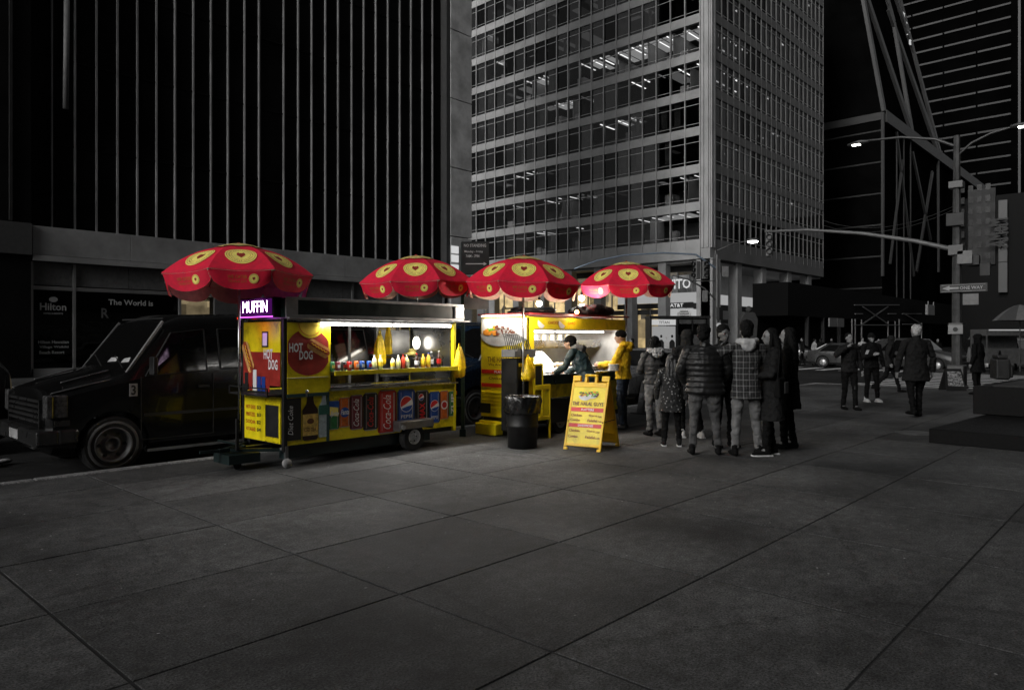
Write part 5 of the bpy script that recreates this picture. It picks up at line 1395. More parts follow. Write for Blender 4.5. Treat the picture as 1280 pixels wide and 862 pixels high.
# ================================================================ PEOPLE
skin_l = M_('skin_light', (.46, .28, .2), .55, var=.08); skin_g = M_('skin_grey', .2, .55, var=.08); skin_d = M_('skin_deep', .09, .5, var=.1)
eye_m = M_('eye_dark', .008, .2); lip_m = M_('lip', .12, .5)
def interp(a, b, t): return tuple(a[i] + (b[i] - a[i]) * t for i in range(len(a)))
def remesh(o, vs, disp=0.0, tex=None, smooth_it=2):
    md = o.modifiers.new('r', 'REMESH'); md.mode = 'VOXEL'; md.voxel_size = vs; md.use_smooth_shade = True
    if smooth_it:
        s = o.modifiers.new('s', 'SMOOTH'); s.iterations = smooth_it; s.factor = .5
    if disp:
        d = o.modifiers.new('d', 'DISPLACE'); d.texture = tex; d.strength = disp; d.mid_level = .5
    BAKE.append(o); o['smooth'] = 1
FOLD = bpy.data.textures.new('fold', 'CLOUDS'); FOLD.noise_scale = .07; FOLD.noise_depth = 3
FUR = bpy.data.textures.new('fur', 'CLOUDS'); FUR.noise_scale = .02; FUR.noise_depth = 2

def person(label, x, y, face, H, top, bottom, group=None, pose=None, near=True, skin=skin_g, hair='short', hair_m=None, top_kind='jacket', shoe=None, z=0.0,
           bottom_kind='trousers', hood=None, hood_up=False, fur=False, vs=None, features=True, hat=None, sole=None, width=1.0, coat_len=.62):
    """face: world direction the person looks (radians, +X = 0). joints are in metres for a 1.75 m body"""
    t = thing('person', label, 'person', (x, y, z), face - PI / 2, group)
    S = H / 1.75; t.scale = (S, S, S)
    J = dict(hip=.93, lean=(0, 0), ank_l=(-.1, 0), ank_r=(.1, 0), knee_l=None, knee_r=None, el_l=(-.27, -.03, 1.14), el_r=(.27, -.03, 1.14), wr_l=(-.28, .05, .9), wr_r=(.28, .05, .9), head=(0, .02), yaw=0, lift_l=0, lift_r=0, nod=0)
    if pose: J.update(pose)
    lx, ly = J['lean']                      # shoulder offset
    Wd = width
    vsz = vs or (.009 if near else .016)
    sh = lambda s: (s * .185 * Wd + lx, ly, 1.43)
    neck = (lx * 1.05, ly * 1.1 - .005, 1.5); hd_ = (lx * 1.15 + J['head'][0], ly * 1.3 + J['head'][1], 1.635 + J['nod'])
    hipz = J['hip']
    hips = {-1: (-.09 * Wd, 0, hipz), 1: (.09 * Wd, 0, hipz)}
    ank = {-1: (J['ank_l'][0], J['ank_l'][1], .085 + J['lift_l']), 1: (J['ank_r'][0], J['ank_r'][1], .085 + J['lift_r'])}
    kn = {}
    for s, k in ((-1, 'knee_l'), (1, 'knee_r')):
        if J[k]: kn[s] = J[k]
        else:
            m_ = interp(hips[s], ank[s], .49); kn[s] = (m_[0], m_[1] + .035, m_[2])
    el = {-1: J['el_l'], 1: J['el_r']}; wr = {-1: J['wr_l'], 1: J['wr_r']}
    tz = lambda f: (lx * f, ly * f)         # torso drift between waist and shoulder
    # ---- body (one continuous surface)
    b = MB()
    b.sweep([(0, 0, .9), (lx * .3, ly * .3 - .005, 1.06), (lx * .75, ly * .75, 1.28), (lx, ly, 1.42), neck], [(.15 * Wd, .1), (.125 * Wd, .09), (.155 * Wd, .1), (.13, .075), (.055, .06)], 14, ax=(1, 0, 0))
    b.sweep([neck, (hd_[0], hd_[1] - .01, hd_[2] - .07)], [.052, .05], 10)
    cy, sy_ = math.cos(J['yaw']), math.sin(J['yaw'])
    def hp(dx, dy, dz): return (hd_[0] + dx * cy - dy * sy_, hd_[1] + dx * sy_ + dy * cy, hd_[2] + dz)
    hm = MB(); hm.ball((0, 0, .015), (.072, .092, .095), 16, 12).ball((0, .028, -.045), (.052, .06, .065), 14, 9).ball((0, .045, -.085), (.03, .03, .025), 8, 6)
    hm.sweep([(0, .085, .02), (0, .104, -.018), (0, .098, -.03)], [.009, .014, .011], 8)
    for s in (-1, 1): hm.ball((s * .073, -.008, -.005), (.01, .02, .03), 8, 6); hm.ball((s * .032, .083, .028), (.018, .01, .006), 8, 5)
    b.add([hp(*v) for v in hm.v], hm.f)
    for s in (-1, 1):
        b.sweep([hips[s], interp(hips[s], kn[s], .5), kn[s], interp(kn[s], ank[s], .35), ank[s]], [.078, .07, .05, .048, .034], 12)
        b.sweep([ank[s], (ank[s][0] + s * .01, ank[s][1] + .1, ank[s][2] - .045)], [.036, .03], 8)
        b.sweep([sh(s), interp(sh(s), el[s], .5), el[s], interp(el[s], wr[s], .4), wr[s]], [.05, .044, .036, .035, .024], 10)
        # hand: palm, four unequal curled fingers, thumb from the side of the palm
        w_ = Vector(wr[s]); dr = (w_ - Vector(el[s])).normalized()
        inn = Vector((-s, .15, 0)); inn = (inn - dr * inn.dot(dr)).normalized(); fw = dr.cross(inn) * s
        if fw.y < 0 and abs(dr.z) > .6: fw = -fw
        pc = w_ + dr * .05
        b.sweep([w_, w_ + dr * .045, w_ + dr * .085], [(.026, .016), (.04, .015), (.036, .013)], 10, ax=fw)
        for q, (o_, ln) in enumerate(((.028, .07), (.0095, .08), (-.0095, .074), (-.028, .058))):
            p0 = w_ + dr * .083 + fw * o_; p1 = p0 + dr * ln * .5 + inn * .006; p2 = p1 + dr * ln * .33 + inn * ln * .3; 
            b.sweep([p0, p1, p2], [.0085, .008, .0068], 7)
        th = w_ + dr * .03 + fw * .03
        b.sweep([th, th + dr * .03 + fw * .022 + inn * .01, th + dr * .058 + fw * .02 + inn * .022], [.011, .0095, .008], 7)
    bo = b.build('body', skin, t, smooth=True)
    remesh(bo, min(vsz, .0085) if near else .014, smooth_it=1)
    if features and near:
        for s in (-1, 1):
            MB().ball(hp(s * .031, .083, .008), (.011, .007, .006), 8, 6).build('eye', eye_m, t, smooth=True)
            MB().bar(hp(s * .018, .094, .027), hp(s * .048, .082, .028), .008, .006).build('eyebrow', eye_m, t)
        MB().sweep([hp(-.022, .088, -.055), hp(0, .095, -.053), hp(.022, .088, -.055)], [.003, .006, .003], 6).build('mouth', lip_m, t, smooth=True)
    # ---- hair / hat
    hair_m = hair_m or M_('hair_black', .006, .7, bump=.5, bscale=120, spec=.12)
    hb = MB()
    if hair != 'none' and not hood_up:
        def H_(c, r): 
            k = MB().ball((0, 0, 0), r, 14, 9); hb.add([hp(v[0] + c[0], v[1] + c[1], v[2] + c[2]) for v in k.v], k.f)
        if hair == 'afro':
            H_((0, -.03, .07), (.093, .1, .09)); H_((0, -.05, .0), (.082, .075, .08))
        else:
            H_((0, -.028, .05), (.081, .09, .08)); H_((0, -.052, -.005), (.076, .06, .075))
        if hair == 'long':
            for dx in (-.05, 0, .05): hb.sweep([hp(dx, -.05, .02), hp(dx * 1.3, -.085, -.12), hp(dx * 1.25, -.1, -.3), hp(dx * .9, -.1, -.42)], [.05, .055, .05, .025], 9)
            for s in (-1, 1): hb.sweep([hp(s * .07, .0, .03), hp(s * .085, .01, -.1), hp(s * .08, -.0, -.25)], [.025, .028, .012], 8)
        if hair == 'bushy':
            for k in range(26):
                a, e_ = random.uniform(0, 2 * PI), random.uniform(-.3, 1.3)
                H_((.075 * math.cos(a) * math.cos(e_), -.02 + .085 * math.sin(a) * math.cos(e_) * (1 if math.sin(a) < 0 else .5), .045 + .08 * math.sin(e_)), (.03, .03, .028))
        ho = hb.build('hair', hair_m, t, smooth=True); remesh(ho, vsz * 1.0, .03 if hair != 'long' else .022, FUR, 0)
    if hat:
        k = MB().ball((0, -.008, .05), (.087, .104, .088), 16, 10).lathe([(.084, .0), (.093, .0), (.094, .035), (.086, .04)], (0, -.008, .03), 20)
        if hat[1] == 'cap': k.sweep([(0, .08, .035), (0, .16, .02)], [(.07, .012), (.055, .006)], 12, ax=(1, 0, 0))
        hm2 = MB(); hm2.add([hp(*v) for v in k.v], k.f); ho = hm2.build('hat', hat[0], t, smooth=True); remesh(ho, vsz, 0, None, 1)
    # ---- trousers / skirt
    tr = MB()
    if bottom_kind in ('trousers', 'loose'):
        g = 1.25 if bottom_kind == 'loose' else 1.0
        tr.sweep([(0, 0, hipz - .08), (0, 0, hipz), (0, 0, 1.04)], [(.155 * Wd, .11), (.168 * Wd, .115), (.15 * Wd, .1)], 14, ax=(1, 0, 0))
        for s in (-1, 1):
            ctr = [hips[s], interp(hips[s], kn[s], .5), kn[s], interp(kn[s], ank[s], .4), interp(kn[s], ank[s], .97)]
            crd = [.094 * Wd, .082 * g * Wd, .062 * g, .056 * g, .052 * g]
            pts, rr_ = [], []; ph0 = random.uniform(0, 6)
            for i in range(49):
                f = i / 12; k_ = min(3, int(f)); q_ = f - k_
                p_ = interp(ctr[k_], ctr[k_ + 1], q_); r_ = crd[k_] + (crd[k_ + 1] - crd[k_]) * q_
                wr_ = .02 + .07 * math.exp(-((f - 2) / .35) ** 2) + .12 * math.exp(-((f - 4) / .55) ** 2)
                pts.append((p_[0] + .004 * math.sin(i * 1.7 + ph0), p_[1] + .005 * math.sin(i * 1.1 + ph0), p_[2])); rr_.append(r_ * (1 + wr_ * math.sin(i * 2.0 + ph0)))
            tr.sweep(pts, rr_, 14, round_=False)
        o = tr.build('trousers', bottom, t, smooth=True); remesh(o, vsz, .034, FOLD, 1)
    # ---- shoes
    shoe = shoe or dark
    for s in (-1, 1):
        ax_, ay, az = ank[s]; az -= .085
        pitch = .35 if (J['lift_l'] if s < 0 else J['lift_r']) > .08 else 0
        m = MB().sweep([(ax_, ay - .05, az + .05), (ax_, ay + .02, az + .05), (ax_ + s * .012, ay + .12, az + .038), (ax_ + s * .015, ay + .185, az + .03)], [(.038, .045), (.043, .048), (.047, .036), (.034, .024)], 12, ax=(1, 0, 0))
        m.sweep([(ax_, ay - .01, az + .07), (ax_, ay - .01, az + .13)], [.046, .048], 10)
        o = m.build('shoe', shoe, t, smooth=True); remesh(o, .009 if near else .016, 0, None, 1)
        if sole:
            MB().prism([(x_ * .05 + s * .008 * (1 if y_ > 0 else 0), y_) for x_, y_ in ((-.8, -.09), (.8, -.09), (.95, .0), (1.0, .13), (.6, .205), (-.6, .205), (-1.0, .13), (-.95, .0))], (ax_, ay, az + .002), (1, 0, 0), (0, 1, 0), .022).build('sole', sole, t, bevel=.004)
    # ---- top
    tp = MB(); q = 1.13 if top_kind == 'puffer' else 1.0
    low = {'jacket': .86, 'puffer': .84, 'shirt': .76, 'coat': 1.43 - coat_len * 1.3, 'dress': .66, 'hoodie': .9, 'vest': .92}[top_kind]
    fl = {'coat': 1.16, 'dress': 1.18, 'shirt': 1.05}.get(top_kind, 1.0)
    def prof(z):        # half widths of the garment
        pts = [(low, .195 * fl, .145 * fl), (.95, .185, .135), (1.08, .168, .125), (1.28, .188, .135), (1.4, .175, .115), (1.475, .09, .08)]
        if low > .95: pts[0] = (low, .18, .13); pts.pop(1)
        for a, c_ in zip(pts, pts[1:]):
            if a[0] <= z <= c_[0]:
                f = (z - a[0]) / (c_[0] - a[0])
                return (a[1] + (c_[1] - a[1]) * f, a[2] + (c_[2] - a[2]) * f)
        return pts[-1][1:]
    n_ = 46; P_, Rr = [], []
    for i in range(n_):
        z_ = low + (1.475 - low) * i / (n_ - 1)
        f = max(0, (z_ - .95) / .48); w1, w2 = prof(z_)
        rip = 1 + (.085 * abs(math.sin((z_ - low) * PI / .075)) if top_kind in ('puffer', 'vest') else 0)
        P_.append((lx * f, ly * f, z_)); Rr.append((w1 * Wd * q * rip, w2 * q * rip * (1.08 if Wd > 1.05 else 1)))
    tp.sweep(P_, Rr, 22, ax=(1, 0, 0), round_=False)
    if top_kind != 'vest' or True:
        for s in (-1, 1):
            a0, a1, a2 = Vector(sh(s)), Vector(el[s]), Vector(wr[s]); pts, rr = [], []
            for i in range(22):
                f = i / 21
                p = a0.lerp(a1, f * 2) if f < .5 else a1.lerp(a2, (f - .5) * 2 * .96)
                r = (.066 - .016 * f) * q * Wd ** .3
                if top_kind in ('puffer',): r *= 1 + .13 * abs(math.sin(f * PI * 8))
                else: r *= 1 + .09 * math.exp(-((f - .5) / .12) ** 2) * math.sin(i * 2.3) + .05 * math.sin(i * 1.9) * f
                pts.append(p); rr.append(r)
            tp.sweep(pts, rr, 12)
        tp.sweep([sh(-1), (lx, ly, 1.45), sh(1)], [.056, .078, .056], 10)
    tp.sweep([(lx, ly, 1.44), (lx * 1.05, ly * 1.1 - .01, 1.515)], [(.1, .088), (.078, .075)], 12, ax=(1, 0, 0))
    o = tp.build({'dress': 'dress', 'coat': 'coat', 'shirt': 'shirt', 'hoodie': 'hoodie'}.get(top_kind, 'jacket'), top, t, smooth=True)
    remesh(o, vsz, .014 if top_kind == 'puffer' else .04, FOLD, 1)
    if hood:
        hh = MB()
        if hood_up:
            for dz, rx, ry, dy in ((.05, .1, .115, -.02), (.0, .105, .11, -.02), (-.07, .098, .1, -.02), (-.13, .11, .1, -.02)):
                k = MB().ball((0, dy, dz), (rx, ry, .085), 14, 8); hh.add([hp(*v) for v in k.v], k.f)
        else:
            Y_ = ly * 1.1
            hh.sweep([(lx + .1, Y_ + .03, 1.5), (lx + .11, Y_ - .05, 1.51), (lx + .05, Y_ - .13, 1.5), (lx - .05, Y_ - .13, 1.5), (lx - .11, Y_ - .05, 1.51), (lx - .1, Y_ + .03, 1.5)], [.03, .045, .052, .052, .045, .03], 10)
            hh.ball((lx, Y_ - .12, 1.45), (.1, .055, .075), 12, 8)
        ho = hh.build('hood', hood, t, smooth=True); remesh(ho, vsz, .03 if not fur else .07, FUR if fur else FOLD, 1)
    return t
def at(px, d): return GP(px, d)
def toward(x, y, tx, ty): return math.atan2(ty - y, tx - x)
CAMDIR = math.atan2(FY, FX)              # away from the camera
denim = M_('denim_light', .13, .85, var=.4, scale=9, bump=.3, bscale=90); denim_d = M_('denim_mid', .06, .85, var=.55, scale=7, bump=.3, bscale=90); navy = M_('navy_jean', (.012, .02, .035), .85)
clk = M_('cloth_black', .006, .95, spec=.12, var=.4, bump=.3, bscale=70); clk2 = M_('cloth_charcoal', .014, .9, spec=.15, var=.4, bump=.3, bscale=50); puf = M_('puffer_nylon', .01, .45, var=.2, spec=.35)
yh = M_('hoodie_yellow', (.8, .5, .01), .85, var=.2, scale=8, bump=.3, bscale=60); ghood = M_('hood_grey', .16, .9, var=.3); furm = M_('fur_pale', .42, .95, var=.5, scale=40, bump=.8, bscale=60)
jade = M_('jacket_teal', (.012, .03, .035), .6, var=.3); cr_hood = M_('hood_cream', .42, .9, var=.15, bump=.2); snk = M_('sneaker_white', .55, .6, var=.3, scale=20)
def plaid():
    m = bpy.data.materials.new('plaid_flannel'); m.use_nodes = True; nt = m.node_tree; b = nt.nodes['Principled BSDF']; L = nt.links.new
    tc = nt.nodes.new('ShaderNodeTexCoord'); sp = nt.nodes.new('ShaderNodeSeparateXYZ'); L(tc.outputs['Object'], sp.inputs[0])
    outs = []
    for ax, sc_, w_ in (('X', 13, .16), ('Z', 13, .18), ('X', 26, .07), ('Z', 39, .05)):
        a = nt.nodes.new('ShaderNodeMath'); a.operation = 'MULTIPLY'; a.inputs[1].default_value = sc_; L(sp.outputs[ax], a.inputs[0])
        f = nt.nodes.new('ShaderNodeMath'); f.operation = 'FRACT'; L(a.outputs[0], f.inputs[0])
        l = nt.nodes.new('ShaderNodeMath'); l.operation = 'LESS_THAN'; l.inputs[1].default_value = w_; L(f.outputs[0], l.inputs[0]); outs.append(l.outputs[0])
    s = outs[0]
    for o in outs[1:]:
        a = nt.nodes.new('ShaderNodeMath'); a.operation = 'ADD'; L(s, a.inputs[0]); L(o, a.inputs[1]); s = a.outputs[0]
    r = nt.nodes.new('ShaderNodeMapRange'); r.inputs[2].default_value = 2.4; r.inputs[3].default_value = .012; r.inputs[4].default_value = .2; L(s, r.inputs[0])
    L(r.outputs[0], b.inputs['Base Color']); b.inputs['Roughness'].default_value = .9
    return m
def stars():
    m = bpy.data.materials.new('starry_cloth'); m.use_nodes = True; nt = m.node_tree; b = nt.nodes['Principled BSDF']; L = nt.links.new
    tc = nt.nodes.new('ShaderNodeTexCoord'); v = nt.nodes.new('ShaderNodeTexVoronoi'); v.inputs['Scale'].default_value = 17; L(tc.outputs['Object'], v.inputs['Vector'])
    l = nt.nodes.new('ShaderNodeMath'); l.operation = 'LESS_THAN'; l.inputs[1].default_value = .26; L(v.outputs['Distance'], l.inputs[0])
    r = nt.nodes.new('ShaderNodeMapRange'); r.inputs[3].default_value = .012; r.inputs[4].default_value = .22; L(l.outputs[0], r.inputs[0])
    L(r.outputs[0], b.inputs['Base Color']); b.inputs['Roughness'].default_value = .85
    return m
gq = 'people waiting in line beside the halal cart'
# the two at the counter
x, y = at(779, 12.75); person('man in yellow hoodie and black beanie holding food over the counter', x, y, toward(x, y, HX + 1.9, HYc + .9) + .25, 1.73, yh, navy, pose=dict(el_l=(-.26, .12, 1.16), wr_l=(-.12, .4, 1.14), el_r=(.26, .12, 1.14), wr_r=(.1, .36, 1.1), head=(0, .05), nod=-.01), skin=skin_l, hat=(clk, 'beanie'), top_kind='hoodie', hood=yh, hair='none')
bx2, by2 = at(767, 12.5)
bw = thing('plate_stack', 'stack of white paper plates held above the counter by the man in yellow', 'plates', (bx2, by2, 1.03), 0)
for k in range(5): MB().lathe([(.001, 0), (.07, 0), (.1, .02), (.098, .024), (.07, .006), (.001, .006)], (0, 0, k * .024), 20).build('plate', M_('paper_plate', .7, .6, var=.05), bw, smooth=True)
x, y = at(736, 11.75); person('man in dark teal jacket with grey hood leaning over the counter', x, y, toward(x, y, HX + .7, HYc + .5) + .1, 1.68, jade, navy, pose=dict(lean=(0, .22), head=(0, .06), nod=-.06, el_l=(-.27, .32, 1.18), wr_l=(-.2, .52, 1.08), el_r=(.27, .3, 1.16), wr_r=(.22, .52, 1.05)), skin=skin_l, hat=(clk, 'cap'), hood=ghood, width=1.08)
# the queue
x, y = at(818, 11.85); person('woman in dark vest with pale fur hood and light grey jeans', x, y, CAMDIR + .3, 1.62, M_('vest_dark', .03, .6, var=.5, scale=20), denim, group=gq, pose=dict(ank_l=(-.07, .03), ank_r=(.08, -.06), el_l=(-.25, .08, 1.15), wr_l=(-.12, .25, 1.12)), hair='long', top_kind='vest', hood=furm, fur=True, shoe=clk)
x, y = at(839.5, 10.75); person('small girl in a dark star dotted dress with black leggings and white trainers', x, y, CAMDIR - .15, 1.36, stars(), clk, group=gq, pose=dict(ank_l=(-.14, 0), ank_r=(.14, 0)), hair='long', top_kind='dress', shoe=clk2, sole=snk, vs=.009, hair_m=M_('hair_brown', .02, .5))
x, y = at(859, 11.6); person('person in a raised dark hood standing behind the puffer jacket', x, y, CAMDIR + .1, 1.72, clk2, clk, group=gq, pose=dict(ank_l=(-.05, .1), ank_r=(.24, 0)), hood=clk2, hood_up=True, top_kind='jacket', shoe=snk, sole=snk)
x, y = at(881, 9.95); person('broad man in a black quilted puffer jacket and ripped grey jeans', x, y, CAMDIR - .15, 1.75, puf, denim_d, group=gq, pose=dict(ank_l=(-.17, 0), ank_r=(.18, .02), el_l=(-.32, .03, 1.17), wr_l=(-.24, .18, .98), el_r=(.32, .03, 1.17), wr_r=(.24, .2, 1.02), yaw=-.5), hair='afro', top_kind='puffer', shoe=clk, width=1.16, hair_m=None)
x, y = at(904, 10.7); pg = person('person in black wearing glasses, turned to face the camera between two men', x, y, CAMDIR + PI + .25, 1.76, clk, clk, group=gq, pose=dict(ank_l=(-.1, .05), ank_r=(.12, 0)), skin=skin_d, hair='afro', top_kind='jacket', shoe=clk)
gm = MB()
for s in (-1, 1):
    gm.lathe([(.021, 0), (.025, 0), (.025, .004), (.021, .004)], (s * .032, .115, 1.645), 14, 'y', loop=True)
gm.bar((-.01, .117, 1.645), (.01, .117, 1.645), .004).bar((.055, .115, 1.65), (.08, .02, 1.65), .004).bar((-.055, .115, 1.65), (-.08, .02, 1.65), .004)
gm.build('glasses', M_('glasses_rim', .25, .3, .5), pg)
x, y = at(933, 9.85); person('man in plaid shirt with pale cream hood hanging and washed grey jeans', x, y, CAMDIR - .05, 1.8, plaid(), denim, group=gq, pose=dict(ank_l=(-.15, 0), ank_r=(.17, .03), el_l=(-.42, .02, 1.32), wr_l=(-.3, .2, 1.42), el_r=(.27, .1, 1.16), wr_r=(.14, .27, 1.12)), hair='afro', top_kind='shirt', hood=cr_hood, shoe=clk)
x, y = at(964, 9.9); person('woman in a long dark open coat, in profile, with white soled trainers', x, y, toward(x, y, *at(900, 9.9)), 1.72, clk2, clk, group=gq, pose=dict(ank_l=(-.08, .1), ank_r=(.08, -.05), el_l=(-.24, .06, 1.14), wr_l=(-.1, .22, 1.1), el_r=(.25, 0, 1.14)), hair='long', top_kind='coat', coat_len=.72, shoe=clk, sole=snk, skin=M_('skin_mid', .2, .5))
x, y = at(986, 10.5); person('woman with long dark hair in a black coat behind the profile woman', x, y, toward(x, y, *at(900, 11)), 1.74, clk, clk, group=gq, pose=dict(ank_l=(-.08, .05), ank_r=(.08, -.05)), hair='long', top_kind='coat', coat_len=.65, shoe=clk)
hb_ = thing('handbag', 'dark slouchy handbag with a pale flap against the long coat', 'handbag', (*at(976, 9.55), .82), 0)
MB().add([(-.13, -.05, 0), (.13, -.05, 0), (.13, .05, 0), (-.13, .05, 0), (-.11, -.02, .26), (.11, -.02, .26), (.11, .02, .26), (-.11, .02, .26)], [(3, 2, 1, 0), (4, 5, 6, 7), (0, 1, 5, 4), (1, 2, 6, 5), (2, 3, 7, 6), (3, 0, 4, 7)]).build('pouch', clk, hb_, bevel=.02, seg=3)
MB().bar((-.1, 0, .25), (-.02, 0, .62), .012).bar((.1, 0, .25), (.02, 0, .62), .012).build('strap', clk, hb_)
MB().box(.0, .12, -.055, -.045, .05, .2).build('flap', M_('flap_grey', .09, .6), hb_, bevel=.01)
wb = thing('shopping_bag', 'white carrier bag hanging behind the puffer jacket', 'shopping bag', (*at(861, 11.0), .62), .5)
MB().box(-.1, .1, -.04, .04, 0, .3).build('sack', M_('bag_white', .5, .6, bump=.5, bscale=12), wb, bevel=.02, seg=2)
MB().bar((-.06, 0, .3), (-.03, 0, .46), .01).bar((.06, 0, .3), (.03, 0, .46), .01).build('handle', M_('bag_white', .5), wb)
# walkers
gw = 'pedestrians walking on the open pavement'
x, y = at(1061, 16.2); person('man in dark coat walking closer with one hand raised to his mouth', x, y, CAMDIR + PI + .1, 1.7, clk2, clk, group=gw, pose=dict(el_r=(.4, .12, 1.22), wr_r=(.16, .2, 1.44), ank_l=(-.09, .12), ank_r=(.09, -.08)), hair='short', top_kind='jacket', shoe=clk)
x, y = at(1089, 18.2); person('man in dark jacket and white trainers looking down at his phone', x, y, CAMDIR + PI + .0, 1.72, clk, clk, group=gw, pose=dict(el_r=(.27, .1, 1.12), wr_r=(.1, .3, 1.2), ank_l=(-.13, .06), ank_r=(.13, 0), nod=-.015), hair='short', hat=(clk, 'cap'), top_kind='jacket', shoe=snk, sole=snk)
ph_ = tag(MB().box(-.035, .035, -.005, .005, 0, .13).build('phone', emit('phone_screen', (1, 1, 1), .25), bevel=.003), 'pale phone in the hand of the man in white trainers', 'phone')
ph_.location = (*at(1083, 17.85), 1.2); ph_.rotation_euler = (R(40), 0, CAMDIR - PI / 2)
x, y = at(1111, 21.5); person('woman in a dark hood striding across with a trailing leg', x, y, toward(x, y, *at(1160, 21)), 1.66, clk2, clk, group=gw, pose=dict(ank_l=(-.06, .3), ank_r=(.06, -.42), lift_r=.08, knee_r=(.08, -.08, .5), hip=.9, lean=(0, .05), el_l=(-.25, .1, 1.12), wr_l=(-.15, .32, 1.08)), hood=clk2, hood_up=True, top_kind='coat', coat_len=.5, shoe=clk)
x, y = at(1145, 14.7); person('grey haired old man in a long dark coat walking away alone', x, y, CAMDIR + .05, 1.84, M_('coat_dark', .012, .9, spec=.15, var=.3, scale=8), clk, group=gw, pose=dict(ank_l=(-.12, -.1), ank_r=(.12, .1), lift_l=.05, el_l=(-.33, 0, 1.14), wr_l=(-.34, .05, .88), el_r=(.34, 0, 1.14), wr_r=(.36, .05, .88)), hair='bushy', hair_m=M_('hair_grey', .4, .9, var=.4, scale=30, bump=.8, bscale=60), top_kind='coat', coat_len=.56, shoe=clk, width=1.2)
x, y = at(1222, 20.5); person('person in black standing behind the stone plinth by the pole', x, y, CAMDIR + .6, 1.7, clk, clk, group=gw, near=False, hair='short', hood=clk, hood_up=True, top_kind='coat', coat_len=.6, shoe=clk, width=1.15)
# far figures across the street
gf = 'small figures on the far side of the street'
cols = [clk, clk2, M_('cloth_pale', .32, .8, var=.4), M_('cloth_mid', .12, .8, var=.4), denim_d, clk]
FAR = [(985, 47, 1.7, 2, 0), (1003, 46, 1.74, 0, 0), (1018, 46, 1.68, 2, 4), (1026, 52, 1.7, 0, 0), (1078, 44, 1.75, 2, 0), (1040, 60, 1.7, 1, 1), (1122, 50, 1.7, 3, 0), (1131, 52, 1.72, 0, 4), (993, 62, 1.7, 0, 3), (1210, 40, 1.7, 0, 0), (1240, 38, 1.72, 3, 0), (1098, 48, 1.68, 0, 1), (790, 30, 1.72, 0, 0), (1172, 43, 1.7, 0, 0), (1265, 36, 1.7, 0, 1)]
descr = ['figure in a pale top at the far corner nearest the lobby', 'figure in black between two pale topped figures', 'figure in a pale top and mid grey trousers at the crossing', 'black clad figure farther back at the crossing', 'pale topped figure just behind the man holding his phone',
         'distant grey figure under the black shed', 'grey topped figure beside the striding woman', 'black topped figure in jeans near the street cars', 'tiny dark figure against the lobby columns', 'dark figure crossing behind the street light pole', 'grey topped figure by the far vehicles',
         'dark figure under the scaffold frames', 'dark figure by the kerb beyond the yellow hoodie', 'dark figure close to the street light pole', 'dark figure beside the distant vendor cart']
for i, (px, d, H_, c1, c2) in enumerate(FAR):
    x, y = at(px, d)
    person(descr[i], x, y, CAMDIR + random.choice([0, PI, 1.4, -1.5, PI + .5]), H_, cols[c1], cols[c2], group=gf, near=False, vs=.022, features=False, hair='short', z=-.15 if 26 < x < 42 or 9.6 < y < 27 else 0, pose=dict(ank_l=(-.1, .18), ank_r=(.1, -.16)), shoe=clk)
# ================================================================ STREET FURNITURE
galv = M_('galvanised', .1, .5, .6, var=.3, scale=5)
gpole = M_('green_pole', (.012, .03, .028), .4, .3)
# parking sign on a dark green post
px_, py_ = GP(578.5, 11.84)
ps = thing('parking_sign', 'black NO STANDING parking sign on a dark post between the food carts', 'street sign', (px_, py_, 0), CAMDIR - PI / 2)
MB().box(-.03, .03, -.02, .02, 0, 3.15).box(-.05, .05, -.04, .04, 0, .12).build('post', gpole, ps)
MB().box(-.02, .43, -.035, -.022, 2.62, 3.16).build('sign_plate', M_('sign_plate_black', .012, .4), ps, bevel=.004)
spr = M_('sign_print', .32, .5)
for s_, o_, w_, h_ in (('NO STANDING', (.02, -.037, 3.07), .36, .05), ('Monday - Friday', (.03, -.037, 2.97), .3, .045), ('7AM - 7PM', (.05, -.037, 2.9), .22, .045)):
    letters(s_, o_, U, V, w_, h_, spr, ps)
MB().box(.05, .345, -.037, -.036, 2.79, 2.805).prism([(0, -.03), (.05, 0), (0, .03)], (.34, -.036, 2.797), U, V, .002).build('arrow', spr, ps)
MB().box(.0, .44, -.034, -.022, 2.3, 2.6).build('lower_plate', M_('sign_plate_grey', .14, .4), ps, bevel=.004)
sy = MB(); sy.mi = 0; sy.box(.02, .14, -.037, -.035, 2.42, 2.58); sy.mi = 1; sy.text('6', (.045, -.039, 2.44), U, V, .06, .12, .02)
sy.mi = 0
for k in range(3): sy.text(('HOUR', 'METERED', 'PARKING')[k], (.17, -.037, 2.54 - k * .055), U, V, .2, .035, .01)
sy.build('lower_lettering', [cblack, M_('sign_print', .5)], ps)
MB().box(.02, .42, -.034, -.022, 2.06, 2.27).build('bottom_plate', M_('sign_plate_grey', .14), ps)
# tall street light at our corner
lx_, ly_ = GP(1196, 22.9)
sp = thing('street_light', 'tall grey street light pole at the corner carrying a long traffic signal arm', 'street light', (lx_, ly_, 0))
MB().sweep([(0, 0, 0), (0, 0, 4), (0, 0, 7.95)], [.15, .13, .09], 8, round_=False).build('pole', galv, sp)
MB().box(-.24, .24, -.24, .24, .004, .75).box(-.28, .28, -.28, .28, .004, .1).build('base_box', galv, sp, bevel=.03)
cvL = [(0, 0, 7.6), (.0, .6, 7.95), (0, 1.6, 8.2), (0, 2.7, 8.28)]
MB().sweep(cvL, [.05, .045, .04, .035], 8).build('lamp_arm', galv, sp, smooth=True)
MB().sweep([(0, 0, 7.3), (0, -.4, 7.65), (0, -.9, 7.85), (0, -1.5, 7.95)], [.04, .04, .035, .03], 8).build('lamp_arm', galv, sp, smooth=True)
le = emit('street_lamp_glow', (1, .97, .9), 16)
